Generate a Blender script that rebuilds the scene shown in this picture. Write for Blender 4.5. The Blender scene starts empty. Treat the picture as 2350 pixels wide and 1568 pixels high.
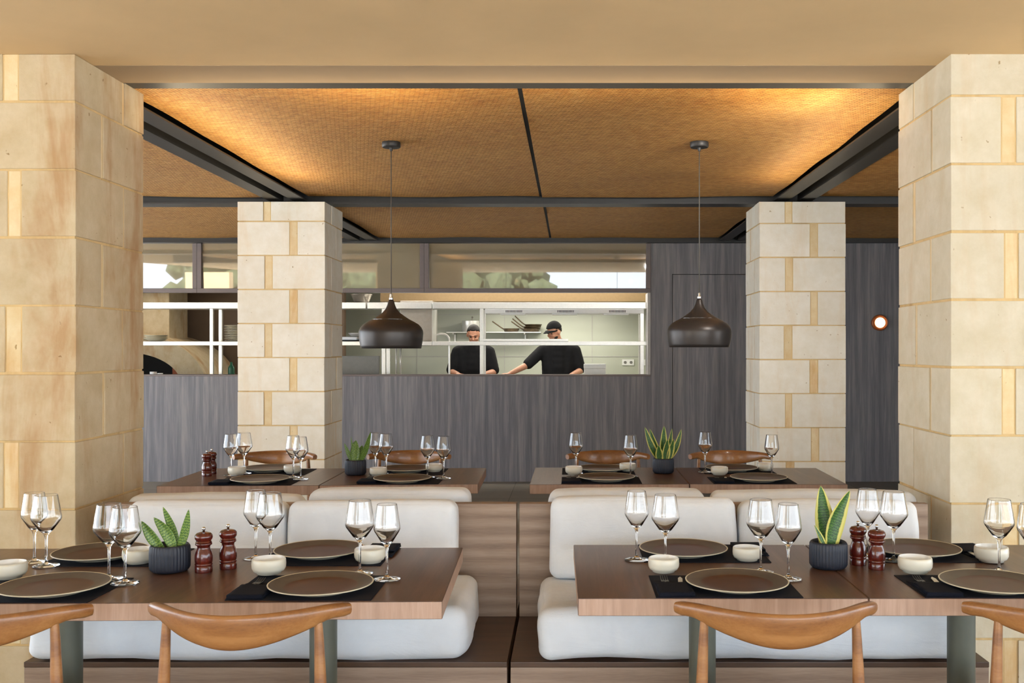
import bpy, bmesh, math, random
from mathutils import Vector, Matrix, noise
random.seed(7)
PI = math.pi
C = bpy.context.scene.collection
# ---------------------------------------------------------------- camera numbers measured from the photograph
F, XV, YV, H = 2250.0, 1310.0, 802.0, 1.458
def onz(px, py, z=0.75):
    """pixel -> point on the horizontal plane z"""
    Y = (H - z) * F / (py - YV)
    return ((px - XV) * Y / F, Y)
def atY(px, py, Y):
    return Vector(((px - XV) * Y / F, Y, H + (YV - py) * Y / F))
# ---------------------------------------------------------------- colour / material helpers
def lin(c):
    r = []
    for v in c[:3]:
        v /= 255.0
        r.append(v / 12.92 if v <= 0.04045 else ((v + 0.055) / 1.055) ** 2.4)
    return (r[0], r[1], r[2], 1.0)
class NT:
    def __init__(s, name):
        s.m = bpy.data.materials.new(name); s.m.use_nodes = True
        s.t = s.m.node_tree; s.n = s.t.nodes; s.l = s.t.links
        s.b = s.n['Principled BSDF']
    def node(s, typ, **kw):
        n = s.n.new(typ)
        for k, v in kw.items(): setattr(n, k, v)
        return n
    def link(s, a, b): s.l.new(a, b)
    def coords(s, scale=(1, 1, 1), rot=(0, 0, 0), world=False):
        if world:
            g = s.node('ShaderNodeNewGeometry').outputs['Position']
        else:
            g = s.node('ShaderNodeTexCoord').outputs['Object']
        mp = s.node('ShaderNodeMapping'); mp.inputs['Scale'].default_value = scale; mp.inputs['Rotation'].default_value = rot
        s.link(g, mp.inputs['Vector']); return mp.outputs[0]
    def noise(s, vec, scale, detail=4, rough=.55, dist=0):
        n = s.node('ShaderNodeTexNoise'); n.inputs['Scale'].default_value = scale
        n.inputs['Detail'].default_value = detail; n.inputs['Roughness'].default_value = rough
        n.inputs['Distortion'].default_value = dist
        s.link(vec, n.inputs['Vector']); return n.outputs['Fac']
    def ramp(s, fac, stops):
        r = s.node('ShaderNodeValToRGB'); e = r.color_ramp.elements
        while len(e) < len(stops): e.new(0.5)
        for i, (p, c) in enumerate(stops):
            e[i].position = p; e[i].color = c if len(c) == 4 else (*c, 1)
        s.link(fac, r.inputs[0]); return r.outputs[0]
    def mix(s, fac, a, b, blend='MIX'):
        m = s.node('ShaderNodeMix', data_type='RGBA', blend_type=blend)
        for sock, v in ((m.inputs[0], fac), (m.inputs[6], a), (m.inputs[7], b)):
            if isinstance(v, (int, float)): sock.default_value = v
            elif isinstance(v, tuple): sock.default_value = v
            else: s.link(v, sock)
        return m.outputs[2]
    def math(s, op, a, b=0.0, c=None):
        m = s.node('ShaderNodeMath', operation=op)
        for i, v in enumerate((a, b, c)):
            if v is None: continue
            if isinstance(v, (int, float)): m.inputs[i].default_value = v
            else: s.link(v, m.inputs[i])
        return m.outputs[0]
    def bump(s, h, strength=.3, dist=.01):
        b = s.node('ShaderNodeBump'); b.inputs['Strength'].default_value = strength; b.inputs['Distance'].default_value = dist
        s.link(h, b.inputs['Height']); s.link(b.outputs[0], s.b.inputs['Normal'])
    def base(s, v):
        if isinstance(v, tuple): s.b.inputs['Base Color'].default_value = v
        else: s.link(v, s.b.inputs['Base Color'])
    def setp(s, **kw):
        for k, v in kw.items(): s.b.inputs[k.replace('_', ' ')].default_value = v
def flat(name, col, rough=.6, metal=0., spec=.5, var=.06, scale=30, coat=0.):
    t = NT(name); c = lin(col)
    n = t.noise(t.coords(), scale, 3)
    d = tuple(max(0, v * (1 - var)) for v in c[:3]) + (1,); u = tuple(min(1, v * (1 + var)) for v in c[:3]) + (1,)
    t.base(t.ramp(n, [(.3, d), (.7, u)])); t.setp(Roughness=rough, Metallic=metal, Specular_IOR_Level=spec, Coat_Weight=coat)
    return t.m
M = {}
# plaster
def plaster(name, col, var=.05):
    t = NT(name); c = lin(col); v = t.coords(world=True)
    n = t.noise(v, 2.2, 4); n2 = t.noise(v, 90, 3)
    t.base(t.ramp(n, [(.3, tuple(x * (1 - var) for x in c[:3]) + (1,)), (.7, tuple(x * (1 + var) for x in c[:3]) + (1,))]))
    t.setp(Roughness=.85); t.bump(n2, .15, .002); return t.m
M['plaster'] = plaster('plaster_sand', (222, 192, 146))
M['lintel'] = plaster('plaster_taupe', (168, 146, 118))
M['kit_ceil'] = plaster('kitchen_plaster', (200, 196, 180))
# limestone blocks
def stone(name, c1, c2, stain, stain_amt, rnd=.12):
    t = NT(name); v = t.coords(world=True)
    big = t.noise(v, 1.7, 5, .6); mid = t.noise(v, 9, 5, .65); fine = t.noise(v, 120, 4, .7)
    st = t.noise(t.coords((2.6, 2.6, .55), world=True), 1.6, 5, .65, .4)
    col = t.ramp(mid, [(.3, lin(c1)), (.7, lin(c2))])
    sm = t.ramp(st, [(.50, (0, 0, 0)), (.66, (1, 1, 1))])
    col = t.mix(t.math('MULTIPLY', sm, stain_amt), col, lin(stain))
    g = t.node('ShaderNodeNewGeometry')
    r = t.math('MULTIPLY_ADD', g.outputs['Random Per Island'], rnd, 1 - rnd)
    rr = t.node('ShaderNodeCombineColor'); 
    for i in range(3): t.link(r, rr.inputs[i])
    col = t.mix(1.0, col, rr.outputs[0], 'MULTIPLY')
    pits = t.noise(v, 34, 2, .5)
    pm = t.ramp(pits, [(.22, (.55, .45, .33)), (.27, (1, 1, 1))])
    col = t.mix(1.0, col, pm, 'MULTIPLY')
    t.base(col); t.setp(Roughness=.9)
    h = t.math('ADD', t.math('MULTIPLY', mid, .6), t.math('MULTIPLY', fine, .35)); t.bump(h, .35, .006)
    return t.m
M['stone'] = stone('limestone_block', (228, 221, 203), (238, 234, 222), (218, 190, 146), .35, .08)
M['stone_mid'] = stone('limestone_block_dimmed', (204, 194, 168), (218, 210, 190), (200, 166, 118), .3, .08)  # same limestone, colour lowered against the stronger light at the front
M['stone_warm'] = stone('limestone_block_stained', (190, 171, 136), (208, 192, 162), (168, 120, 66), .6, .10)  # real stains; base colour also lowered against the front light
M['strip'] = stone('limestone_joint_infill', (222, 194, 144), (234, 218, 180), (204, 152, 88), .7)
M['mortar'] = stone('mortar', (226, 196, 144), (206, 176, 124), (150, 116, 70), .5)
# woven mat
def woven():
    t = NT('woven_palm_mat'); v = t.coords(rot=(0, 0, PI / 4), world=True)
    br = t.node('ShaderNodeTexBrick'); t.link(v, br.inputs['Vector'])
    br.inputs['Scale'].default_value = 1; br.inputs['Brick Width'].default_value = .042; br.inputs['Row Height'].default_value = .0135
    br.inputs['Mortar Size'].default_value = .0030; br.inputs['Mortar Smooth'].default_value = .8; br.inputs['Bias'].default_value = 0
    br.inputs['Color1'].default_value = lin((255, 202, 108)); br.inputs['Color2'].default_value = lin((222, 150, 62)); br.inputs['Mortar'].default_value = lin((96, 52, 16))
    br.offset = .5
    n = t.noise(t.coords(world=True), 22, 4, .6); big = t.noise(t.coords((1, 2.2, 1), world=True), 2.0, 4, .6)
    st = t.noise(t.coords((16, 52, 14), (0, 0, .25), True), 1.1, 4, .75)
    col = t.mix(.42, br.outputs['Color'], t.ramp(st, [(.38, lin((96, 50, 14))), (.48, lin((206, 142, 66))), (.56, lin((240, 184, 100))), (.64, lin((255, 232, 164)))]))
    col = t.mix(.3, col, t.ramp(big, [(.3, lin((220, 148, 66))), (.7, lin((252, 188, 96)))]))
    t.base(col); t.setp(Roughness=.62)
    hh = t.math('ADD', t.math('MULTIPLY', br.outputs['Fac'], -.6), t.math('ADD', st, t.math('MULTIPLY', n, .5)))
    t.bump(hh, 1.0, .02); return t.m
M['woven'] = woven()
# grey timber cladding, grain vertical
def cladding():
    t = NT('grey_timber_cladding')
    a = t.noise(t.coords((9, 9, .35), world=True), 3, 4, .6, .3)
    b = t.noise(t.coords((60, 60, 1.2), world=True), 3, 4, .7, .2)
    s = t.math('ADD', t.math('MULTIPLY', a, .6), t.math('MULTIPLY', b, .4))
    t.base(t.ramp(s, [(.34, lin((96, 95, 100))), (.46, lin((112, 110, 115))), (.54, lin((126, 123, 126))), (.66, lin((146, 141, 138)))]))
    t.setp(Roughness=.55); t.bump(b, .12, .003); return t.m
M['clad'] = cladding()
def wood(name, stops, gx=(1.2, 14, 14), scale=3, rough=.45, coat=0., fig=0., bumpv=.08, fine=None):
    t = NT(name)
    v = t.coords(gx)
    a = t.noise(v, scale, 6, .62, .6)
    if fig:
        w = t.node('ShaderNodeTexWave', wave_type='RINGS', rings_direction='SPHERICAL'); t.link(t.coords(tuple(x * .22 for x in gx)), w.inputs[0])
        w.inputs['Scale'].default_value = fig; w.inputs['Distortion'].default_value = 5; w.inputs['Detail'].default_value = 3; w.inputs['Detail Scale'].default_value = 1.2
        a = t.math('ADD', t.math('MULTIPLY', a, .72), t.math('MULTIPLY', w.outputs['Fac'], .28))
    f = t.noise(t.coords(tuple(x * 7 for x in gx)), scale, 3, .6)
    s = t.math('ADD', t.math('MULTIPLY', a, .75), t.math('MULTIPLY', f, .25))
    t.base(t.ramp(s, [(p, lin(c)) for p, c in stops])); t.setp(Roughness=rough, Coat_Weight=coat, Coat_Roughness=.12)
    t.bump(f, bumpv, .002); return t.m
M['table'] = wood('brown_table_veneer', [(.3, (74, 50, 36)), (.5, (92, 64, 48)), (.7, (112, 80, 60))], (9, .6, 9), 3, .34, .1)
M['table_edge'] = wood('table_edge_sky_lit', [(.3, (158, 128, 110)), (.5, (174, 144, 125)), (.7, (188, 160, 142))], (14, 14, .8), 3, .42)  # same veneer as the top; sky light on the edges put into the colour
M['bench'] = wood('smoked_oak', [(.3, (130, 108, 92)), (.5, (156, 133, 115)), (.7, (172, 151, 133))], (1.1, 16, 18), 2.6, .5, 0, 1.4)
M['bench_seat'] = wood('dark_oak_seat', [(.3, (66, 46, 32)), (.7, (92, 66, 48))], (.8, 8, 8), 3, .4)
M['chair'] = wood('oiled_chair_wood', [(.3, (120, 76, 40)), (.5, (146, 98, 54)), (.7, (166, 118, 70))], (2.0, 9, 12), 3, .36, .3, 1.2)
M['soil'] = flat('potting_soil', (45, 34, 26), .95, var=.5, scale=150)
M['leather'] = flat('black_leather', (30, 27, 25), .45)
M['steel_dark'] = flat('dark_painted_steel', (52, 51, 50), .45, .3)
M['steel_black'] = flat('black_gap', (14, 13, 13), .8)
M['pendant'] = flat('matt_charcoal_metal', (66, 62, 60), .38, .55, var=.03)
M['pendant_in'] = flat('pendant_inside', (120, 112, 100), .6)
M['cord'] = flat('grey_cord', (92, 88, 82), .6)
M['post'] = flat('olive_grey_paint', (92, 94, 82), .42, .1, var=.03)
M['inox'] = flat('brushed_stainless', (224, 222, 216), .3, .45, var=.04, scale=60)
M['hood'] = flat('hood_tan_reflection', (158, 132, 96), .4, .5)  # stainless steel with its tan reflection put into the base colour
M['inox_dark'] = flat('dark_stainless', (150, 142, 132), .35, .8, var=.05)
M['chrome'] = flat('chrome', (220, 218, 214), .12, 1., var=.02)
M['winframe'] = flat('window_frame_taupe', (112, 101, 98), .5, .1, var=.03)
M['jamb'] = flat('pale_grey_jamb', (176, 172, 168), .6)
M['tile'] = flat('kitchen_wall_panel', (180, 183, 166), .35, var=.04, scale=1.2)
M['brownwall'] = flat('kitchen_brown_wall', (120, 98, 78), .7, var=.08, scale=3)
M['ceramic'] = flat('cream_ceramic', (226, 222, 206), .28, var=.02)
M['ceramic_w'] = flat('white_glaze', (238, 240, 240), .15, var=.01)
M['plate_rim'] = flat('stone_grey_glaze', (92, 84, 76), .5, 0, .25, var=.08, scale=25)
M['plate_c'] = flat('brown_glaze', (76, 44, 28), .4, 0, .3, var=.14, scale=14)
M['plate_lip'] = flat('cream_lip', (214, 206, 182), .35, var=.03)
M['navy'] = flat('dark_navy_cloth', (27, 29, 40), .9, var=.12, scale=300, spec=.2)
M['napkin'] = flat('navy_napkin', (24, 27, 38), .95, var=.15, scale=260, spec=.15)
M['mill'] = wood('mahogany_lacquer', [(.3, (56, 18, 14)), (.5, (88, 28, 20)), (.7, (118, 42, 28))], (9, 9, 1.5), 3, .18, .6)
M['potmat'] = flat('navy_ceramic', (36, 41, 54), .5, var=.05)
M['black'] = flat('black_cloth', (20, 20, 22), .9, var=.1, spec=.25)
M['hair'] = flat('dark_hair', (20, 15, 12), .7, var=.2)
M['trouser'] = flat('charcoal_trousers', (38, 38, 40), .9)
M['pan'] = flat('worn_carbon_steel', (82, 68, 50), .4, .6, var=.3, scale=30)
M['white'] = flat('white_plastic', (232, 232, 228), .4, var=.02)
M['greybox'] = flat('grey_plastic', (118, 116, 110), .5)
M['green'] = flat('green_plastic', (24, 88, 60), .4)
M['oven_in'] = flat('oven_mouth_black', (12, 11, 11), .9)
M['terracotta'] = flat('oven_brick', (150, 84, 52), .8, var=.2)
M['roofm'] = flat('roof_render', (210, 200, 180), .9)
M['copper'] = flat('copper_ring', (168, 92, 44), .4, .3)
def skin():
    t = NT('skin'); n = t.noise(t.coords(), 60, 3)
    t.base(t.ramp(n, [(.3, lin((186, 132, 106))), (.7, lin((204, 150, 122)))])); t.setp(Roughness=.5, Subsurface_Weight=.08); return t.m
M['skin'] = skin()
def fabric():
    t = NT('white_canvas'); v = t.coords()
    big = t.noise(v, 5, 4, .6, .4); f = t.noise(v, 420, 2)
    wr = t.noise(t.coords((1, 3, 4)), 5, 4, .6, .8)
    t.base(t.ramp(big, [(.3, lin((214, 218, 224))), (.7, lin((226, 230, 235)))])); t.setp(Roughness=.92, Sheen_Weight=.15)
    t.bump(t.math('ADD', t.math('MULTIPLY', f, .12), wr), .35, .012); return t.m
M['fabric'] = fabric()
def glass():
    t = NT('clear_glass'); t.base((1, 1, 1, 1)); t.setp(Roughness=0., IOR=1.52, Transmission_Weight=1.); return t.m
M['glass'] = glass()
def pane():
    t = NT('tinted_window_pane'); n = t.noise(t.coords((.4, 1, 1)), 2, 2)
    t.base(t.ramp(n, [(.3, lin((136, 122, 98))), (.7, lin((150, 138, 114)))])); t.setp(Roughness=.02, Specular_IOR_Level=.9, IOR=1.6, Coat_Weight=1., Coat_Roughness=.0, Coat_IOR=1.9); return t.m
M['pane'] = pane()
def floor_mat(name, c1, c2, size, grout):
    t = NT(name); v = t.coords(world=True)
    br = t.node('ShaderNodeTexBrick'); t.link(v, br.inputs['Vector']); br.offset = 0.
    br.inputs['Scale'].default_value = 1; br.inputs['Brick Width'].default_value = size; br.inputs['Row Height'].default_value = size
    br.inputs['Mortar Size'].default_value = .004; br.inputs['Color1'].default_value = lin(c1); br.inputs['Color2'].default_value = lin(c2); br.inputs['Mortar'].default_value = lin(grout)
    n = t.noise(v, 8, 5)
    t.base(t.mix(.25, br.outputs['Color'], t.ramp(n, [(.3, lin(c1)), (.7, lin(c2))]))); t.setp(Roughness=.6); return t.m
M['floor'] = floor_mat('dark_stone_tiles', (124, 118, 106), (140, 133, 120), .6, (84, 80, 72))
M['terrace'] = floor_mat('pale_terrace_paving', (206, 203, 197), (218, 215, 208), .8, (166, 160, 148))
def leafmat(name, c_mid1, c_mid2, c_edge, edge=.62):
    t = NT(name)
    uv = t.node('ShaderNodeTexCoord').outputs['UV']; sp = t.node('ShaderNodeSeparateXYZ'); t.link(uv, sp.inputs[0])
    u = t.math('ABSOLUTE', t.math('MULTIPLY_ADD', sp.outputs[0], 2, -1))
    w = t.node('ShaderNodeTexWave', wave_type='BANDS', bands_direction='Y'); t.link(uv, w.inputs[0]); w.inputs['Scale'].default_value = 5
    w.inputs['Distortion'].default_value = 7; w.inputs['Detail'].default_value = 4; w.inputs['Detail Scale'].default_value = 2.5
    band = t.ramp(w.outputs['Fac'], [(.25, lin(c_mid1)), (.75, lin(c_mid2))])
    uu = t.math('ADD', u, t.math('MULTIPLY', t.math('SUBTRACT', t.noise(uv, 6, 2), .5), .25))
    em = t.ramp(uu, [(edge, (0, 0, 0)), (edge + .06, (1, 1, 1))])
    t.base(t.mix(em, band, lin(c_edge))); t.setp(Roughness=.4, Subsurface_Weight=.0); return t.m
M['leaf_green'] = leafmat('green_snake_leaf', (64, 104, 42), (138, 164, 78), (104, 142, 60), .9)
M['leaf_yellow'] = leafmat('variegated_snake_leaf', (34, 74, 30), (74, 116, 46), (206, 200, 104), .62)
M['foliage'] = flat('tree_leaves', (84, 92, 62), .7, var=.4, scale=6)
M['bark'] = flat('bark', (92, 78, 62), .9)
def emit(name, col, s):
    t = NT(name); t.setp(Emission_Strength=s); t.b.inputs['Emission Color'].default_value = lin(col); t.base(lin(col)); return t.m
M['lamp_on'] = emit('lit_lamp_diffuser', (255, 222, 160), 2.2)
M['led'] = emit('warm_led', (255, 196, 120), 6)
# ---------------------------------------------------------------- geometry helpers
def bmnew(): return bmesh.new()
def obj(name, bm, mats, parent=None, smooth=False, loc=None):
    me = bpy.data.meshes.new(name); bm.normal_update(); bm.to_mesh(me); bm.free()
    for m in (mats if isinstance(mats, (list, tuple)) else [mats]): me.materials.append(m)
    if smooth:
        for p in me.polygons: p.use_smooth = True
        if smooth != True:
            me.set_sharp_from_angle(angle=math.radians(smooth))
    o = bpy.data.objects.new(name, me); C.objects.link(o)
    if parent: o.parent = parent
    if loc: o.location = loc
    return o
def tag(o, label=None, cat=None, group=None, kind=None):
    if label: o['label'] = label
    if cat: o['category'] = cat
    if group: o['group'] = group
    if kind: o['kind'] = kind
    return o
def empty(name, loc, rz=0, **kw):
    o = bpy.data.objects.new(name, None); C.objects.link(o); o.location = loc; o.rotation_euler = (0, 0, rz)
    o.empty_display_size = .05
    return tag(o, **kw)
def kids(o): return [c for c in bpy.data.objects if c.parent == o]
def dup(root, loc, rz=None, label=None, group=None, scale=None):
    r = root.copy(); C.objects.link(r); r.location = loc
    if rz is not None: r.rotation_euler = (0, 0, rz)
    if scale: r.scale = scale
    if label: r['label'] = label
    if group: r['group'] = group
    for ch in kids(root):
        c = ch.copy(); C.objects.link(c); c.parent = r
        for g in kids(ch):
            d = g.copy(); C.objects.link(d); d.parent = c
    return r
def struct(name, bm, m, parent=None, smooth=False):
    o = obj(name, bm, m, parent, smooth)
    if not parent: o['kind'] = 'structure'
    return o
def box(bm, x0, x1, y0, y1, z0, z1, mi=0, bev=0, mat=None):
    vs = [bm.verts.new((x, y, z)) for z in (z0, z1) for y in (y0, y1) for x in (x0, x1)]
    if mat is not None:
        for v in vs: v.co = mat @ v.co
    fs = []
    for f in ((0, 2, 3, 1), (4, 5, 7, 6), (0, 1, 5, 4), (2, 6, 7, 3), (0, 4, 6, 2), (1, 3, 7, 5)):
        fc = bm.faces.new([vs[i] for i in f]); fc.material_index = mi; fs.append(fc)
    if bev:
        es = list({e for f in fs for e in f.edges})
        r = bmesh.ops.bevel(bm, geom=es, offset=bev, segments=2, profile=.6, affect='EDGES')
        for f in r['faces']: f.material_index = mi
    return vs
def lathe(bm, prof, seg=32, cx=0, cy=0, z=0, mi=0, closed=False, mis=None, wob=None):
    """profile: list of (r, z); closes at the axis when r == 0"""
    rings = []
    for r, h in prof:
        if r <= 1e-6: rings.append([bm.verts.new((cx, cy, z + h))])
        else:
            rings.append([bm.verts.new((cx + r * (wob(a, h) if wob else 1) * math.cos(a), cy + r * (wob(a, h) if wob else 1) * math.sin(a), z + h))
                          for a in (2 * PI * k / seg for k in range(seg))])
    n = len(rings); rng = range(n if closed else n - 1)
    for i in rng:
        a, b = rings[i], rings[(i + 1) % n]
        for k in range(seg):
            k2 = (k + 1) % seg
            if len(a) == 1 and len(b) == 1: continue
            if len(a) == 1: f = bm.faces.new((a[0], b[k2], b[k]))
            elif len(b) == 1: f = bm.faces.new((a[k], a[k2], b[0]))
            else: f = bm.faces.new((a[k], a[k2], b[k2], b[k]))
            f.material_index = mis[i] if mis else mi
def frame_of(d):
    d = d.normalized(); u = Vector((0, 0, 1)) if abs(d.z) < .95 else Vector((1, 0, 0))
    a = d.cross(u).normalized(); b = d.cross(a).normalized(); return a, b
def tube(bm, pts, rad, seg=10, mi=0, caps=True):
    pts = [Vector(p) for p in pts]
    if not isinstance(rad, (list, tuple)): rad = [rad] * len(pts)
    rings = []; pa = None
    for i, p in enumerate(pts):
        d = (pts[min(i + 1, len(pts) - 1)] - pts[max(i - 1, 0)])
        a, b = frame_of(d)
        if pa is not None and a.dot(pa) < 0: a, b = -a, -b
        pa = a
        rings.append([bm.verts.new(p + rad[i] * (math.cos(t) * a + math.sin(t) * b)) for t in (2 * PI * k / seg for k in range(seg))])
    for i in range(len(rings) - 1):
        for k in range(seg):
            f = bm.faces.new((rings[i][k], rings[i][(k + 1) % seg], rings[i + 1][(k + 1) % seg], rings[i + 1][k])); f.material_index = mi
    if caps:
        for r in (rings[0], rings[-1]):
            f = bm.faces.new(r); f.material_index = mi
    bmesh.ops.recalc_face_normals(bm, faces=bm.faces[:])
def smoothpath(pts, n=8):
    pts = [Vector(p) for p in pts]; out = []
    for i in range(len(pts) - 1):
        p0 = pts[max(i - 1, 0)]; p1 = pts[i]; p2 = pts[i + 1]; p3 = pts[min(i + 2, len(pts) - 1)]
        for k in range(n):
            t = k / n
            out.append(.5 * ((2 * p1) + (-p0 + p2) * t + (2 * p0 - 5 * p1 + 4 * p2 - p3) * t * t + (-p0 + 3 * p1 - 3 * p2 + p3) * t ** 3))
    out.append(pts[-1]); return out
def cushion(sx, sy, sz, r, puff=.02, seed=0, wr=.004, n=14):
    """soft rounded box centred on the origin"""
    bm = bmnew(); s = (sx, sy, sz)
    def axis(L):
        e = min(r, L / 2); k = 5
        a = [-L / 2 + e * (1 - math.cos(i / k * PI / 2)) for i in range(k)]
        m = [-L / 2 + e + (L - 2 * e) * i / n for i in range(n + 1)] if L > 2 * e + 1e-4 else [0]
        return a + m + [-x for x in reversed(a)]
    ax = [axis(L) for L in s]; cache = {}
    def vert(p):
        k = tuple(round(c, 6) for c in p)
        if k in cache: return cache[k]
        P = Vector(p)
        inner = Vector([max(-(s[i] / 2 - min(r, s[i] / 2)), min(s[i] / 2 - min(r, s[i] / 2), P[i])) for i in range(3)])
        d = P - inner
        q = inner + d.normalized() * r if d.length > 1e-6 else P
        f = [1 - min(1, abs(2 * P[i] / s[i])) ** 2.5 for i in range(3)]
        for i in range(3):
            j, l = (i + 1) % 3, (i + 2) % 3
            q[i] += puff * (1 if P[i] > 0 else -1) * (abs(2 * P[i] / s[i])) * f[j] * f[l]
        nv = noise.noise_vector(Vector((q.x * 3 + seed * 7.3, q.y * 5, q.z * 5)))
        nv2 = noise.noise_vector(Vector((q.x * 9 + seed * 3.1, q.y * 14, q.z * 16)))
        q += nv * wr * 2 + nv2 * wr * .7
        cache[k] = bm.verts.new(q); return cache[k]
    for i in range(3):
        j, l = (i + 1) % 3, (i + 2) % 3
        for side in (-1, 1):
            for a in range(len(ax[j]) - 1):
                for b in range(len(ax[l]) - 1):
                    ps = []
                    for (u, v) in ((a, b), (a + 1, b), (a + 1, b + 1), (a, b + 1)):
                        p = [0, 0, 0]; p[i] = side * s[i] / 2; p[j] = ax[j][u]; p[l] = ax[l][v]; ps.append(vert(p))
                    if side < 0: ps.reverse()
                    if len(set(ps)) == 4:
                        try: bm.faces.new(ps)
                        except ValueError: pass
    bmesh.ops.recalc_face_normals(bm, faces=bm.faces[:])
    return bm
# ================================================================ SETTING
ZC = 2.625; ZW = 2.68
b = bmnew(); box(b, -7.6, 9, 1.6, 14.2, -.1, 0); struct('floor', b, M['floor'])
b = bmnew(); box(b, -60, 60, -70, 60, -.2, -.101); box(b, -60, 60, -70, 1.6, -.1, -.004); box(b, -60, -7.6, 1.6, 60, -.1, -.004); struct('floor', b, M['terrace'])
b = bmnew(); box(b, -7.6, 9, -3.4, 4.03, ZC, 2.95); struct('ceiling', b, M['plaster'])
b = bmnew(); box(b, -7.6, 9, 4.03, 4.29, ZC - .001, 2.95); struct('trim_1', b, M['lintel'])
b = bmnew(); box(b, -7.6, 9, 4.29, 14.3, 2.80, 2.95); struct('ceiling', b, M['roofm'])
# woven mats: (x0, x1, y0, y1, label)
def matpanel(x0, x1, y0, y1, label, seed):
    bm = bmnew(); nx = 24; ny = 20; top = []; bot = []
    for j in range(ny + 1):
        rt = []; rb = []
        for i in range(nx + 1):
            u, v = i / nx, j / ny; x = x0 + (x1 - x0) * u; y = y0 + (y1 - y0) * v
            z = ZW + .012 * noise.noise(Vector((x * 1.3 + seed, y * 1.6, 0))) - .010 * math.sin(PI * u) * math.sin(PI * v)
            rt.append(bm.verts.new((x, y, z + .012))); rb.append(bm.verts.new((x, y, z)))
        top.append(rt); bot.append(rb)
    for j in range(ny):
        for i in range(nx):
            bm.faces.new((top[j][i], top[j][i + 1], top[j + 1][i + 1], top[j + 1][i]))
            bm.faces.new((bot[j][i], bot[j + 1][i], bot[j + 1][i + 1], bot[j][i + 1]))
    bmesh.ops.recalc_face_normals(bm, faces=bm.faces[:])
    o = obj('woven_ceiling_mat', bm, M['woven'], smooth=True)
    tag(o, label, 'ceiling mat', 'woven mats under the ceiling')
SX = -.24
matpanel(-2.10, SX - .011, 4.40, 7.84, 'large woven palm ceiling mat in the middle bay, left of the long seam', 1)
matpanel(SX + .011, 1.615, 4.40, 7.84, 'large woven palm ceiling mat in the middle bay, right of the long seam', 2)
matpanel(-2.10, SX + .004, 8.06, 10.79, 'woven ceiling mat by the kitchen windows, left of the rear seam', 3)
matpanel(SX + .026, 1.615, 8.06, 10.79, 'woven ceiling mat by the grey wall, right of the rear seam', 4)
matpanel(-5.9, -2.42, 4.40, 7.84, 'woven ceiling mat in the left side bay, nearer than the cross beam', 5)
matpanel(-5.9, -2.42, 8.06, 10.79, 'woven ceiling mat in the left side bay, behind the cross beam', 6)
matpanel(1.94, 4.5, 4.40, 7.84, 'woven ceiling mat in the right side bay, nearer than the cross beam', 7)
matpanel(1.94, 4.5, 8.06, 10.79, 'woven ceiling mat in the right side bay, behind the cross beam', 8)
b = bmnew(); box(b, SX - .0105, SX + .0105, 4.42, 7.83, ZW + .002, ZW + .02); tag(obj('seam_batten', b, M['steel_black']), 'thin dark batten in the seam between the two large woven mats', 'batten')
b = bmnew(); box(b, SX + .005, SX + .0255, 8.07, 10.78, ZW + .002, ZW + .02); tag(obj('seam_batten', b, M['steel_black']), 'thin dark batten in the seam of the rear woven mats', 'batten')
def beam_cross(y0, y1, x0, x1, label):
    bm = bmnew()
    box(bm, x0, x1, y0, y1, ZC, ZC + .010)                 # bottom flange
    ym = (y0 + y1) / 2
    box(bm, x0, x1, ym - .01, ym + .01, ZC + .010, 2.79)    # web
    box(bm, x0, x1, y0, y1, 2.79, 2.80)
    tag(obj('steel_beam', bm, M['steel_dark']), label, 'beam', 'dark steel roof beams')
beam_cross(4.292, 4.385, -7, 4.55, 'dark steel beam edging the plaster ceiling across the front')
beam_cross(7.86, 8.04, -7, 4.55, 'dark steel cross beam running over the two rear stone pillars')
beam_cross(10.70, 10.785, -7, 4.55, 'thin dark steel beam along the top of the kitchen wall')
def beam_long(x0, x1, y0, y1, label):
    r = empty('steel_beam', ((x0 + x1) / 2, y0, ZC), label=label, cat='beam', group='dark steel roof beams')
    w = x1 - x0; L = y1 - y0
    for s in (-1, 1):
        bm = bmnew(); a, c = sorted((s * w / 2, s * (w / 2 - .115)))
        box(bm, a, c, 0, L, .02, .03); 
        e0, e1 = sorted((s * (w / 2 - .115), s * (w / 2 - .107))); box(bm, e0, e1, 0, L, .03, .17); box(bm, a, c, 0, L, .165, .172)
        obj('channel', bm, M['steel_dark'], r)
    bm = bmnew(); box(bm, -w / 2 + .12, w / 2 - .12, 0, L, .12, .14); obj('gap_plate', bm, M['steel_black'], r)
beam_long(-2.415, -2.105, 4.40, 7.85, 'dark twin channel steel beam above the left pillars, front bay')
beam_long(-2.415, -2.105, 8.05, 10.69, 'dark twin channel steel beam behind the rear left pillar')
beam_long(1.62, 1.93, 4.40, 7.85, 'dark twin channel steel beam above the right pillars, front bay')
beam_long(1.62, 1.93, 8.05, 10.69, 'dark twin channel steel beam behind the rear right pillar')
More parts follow.
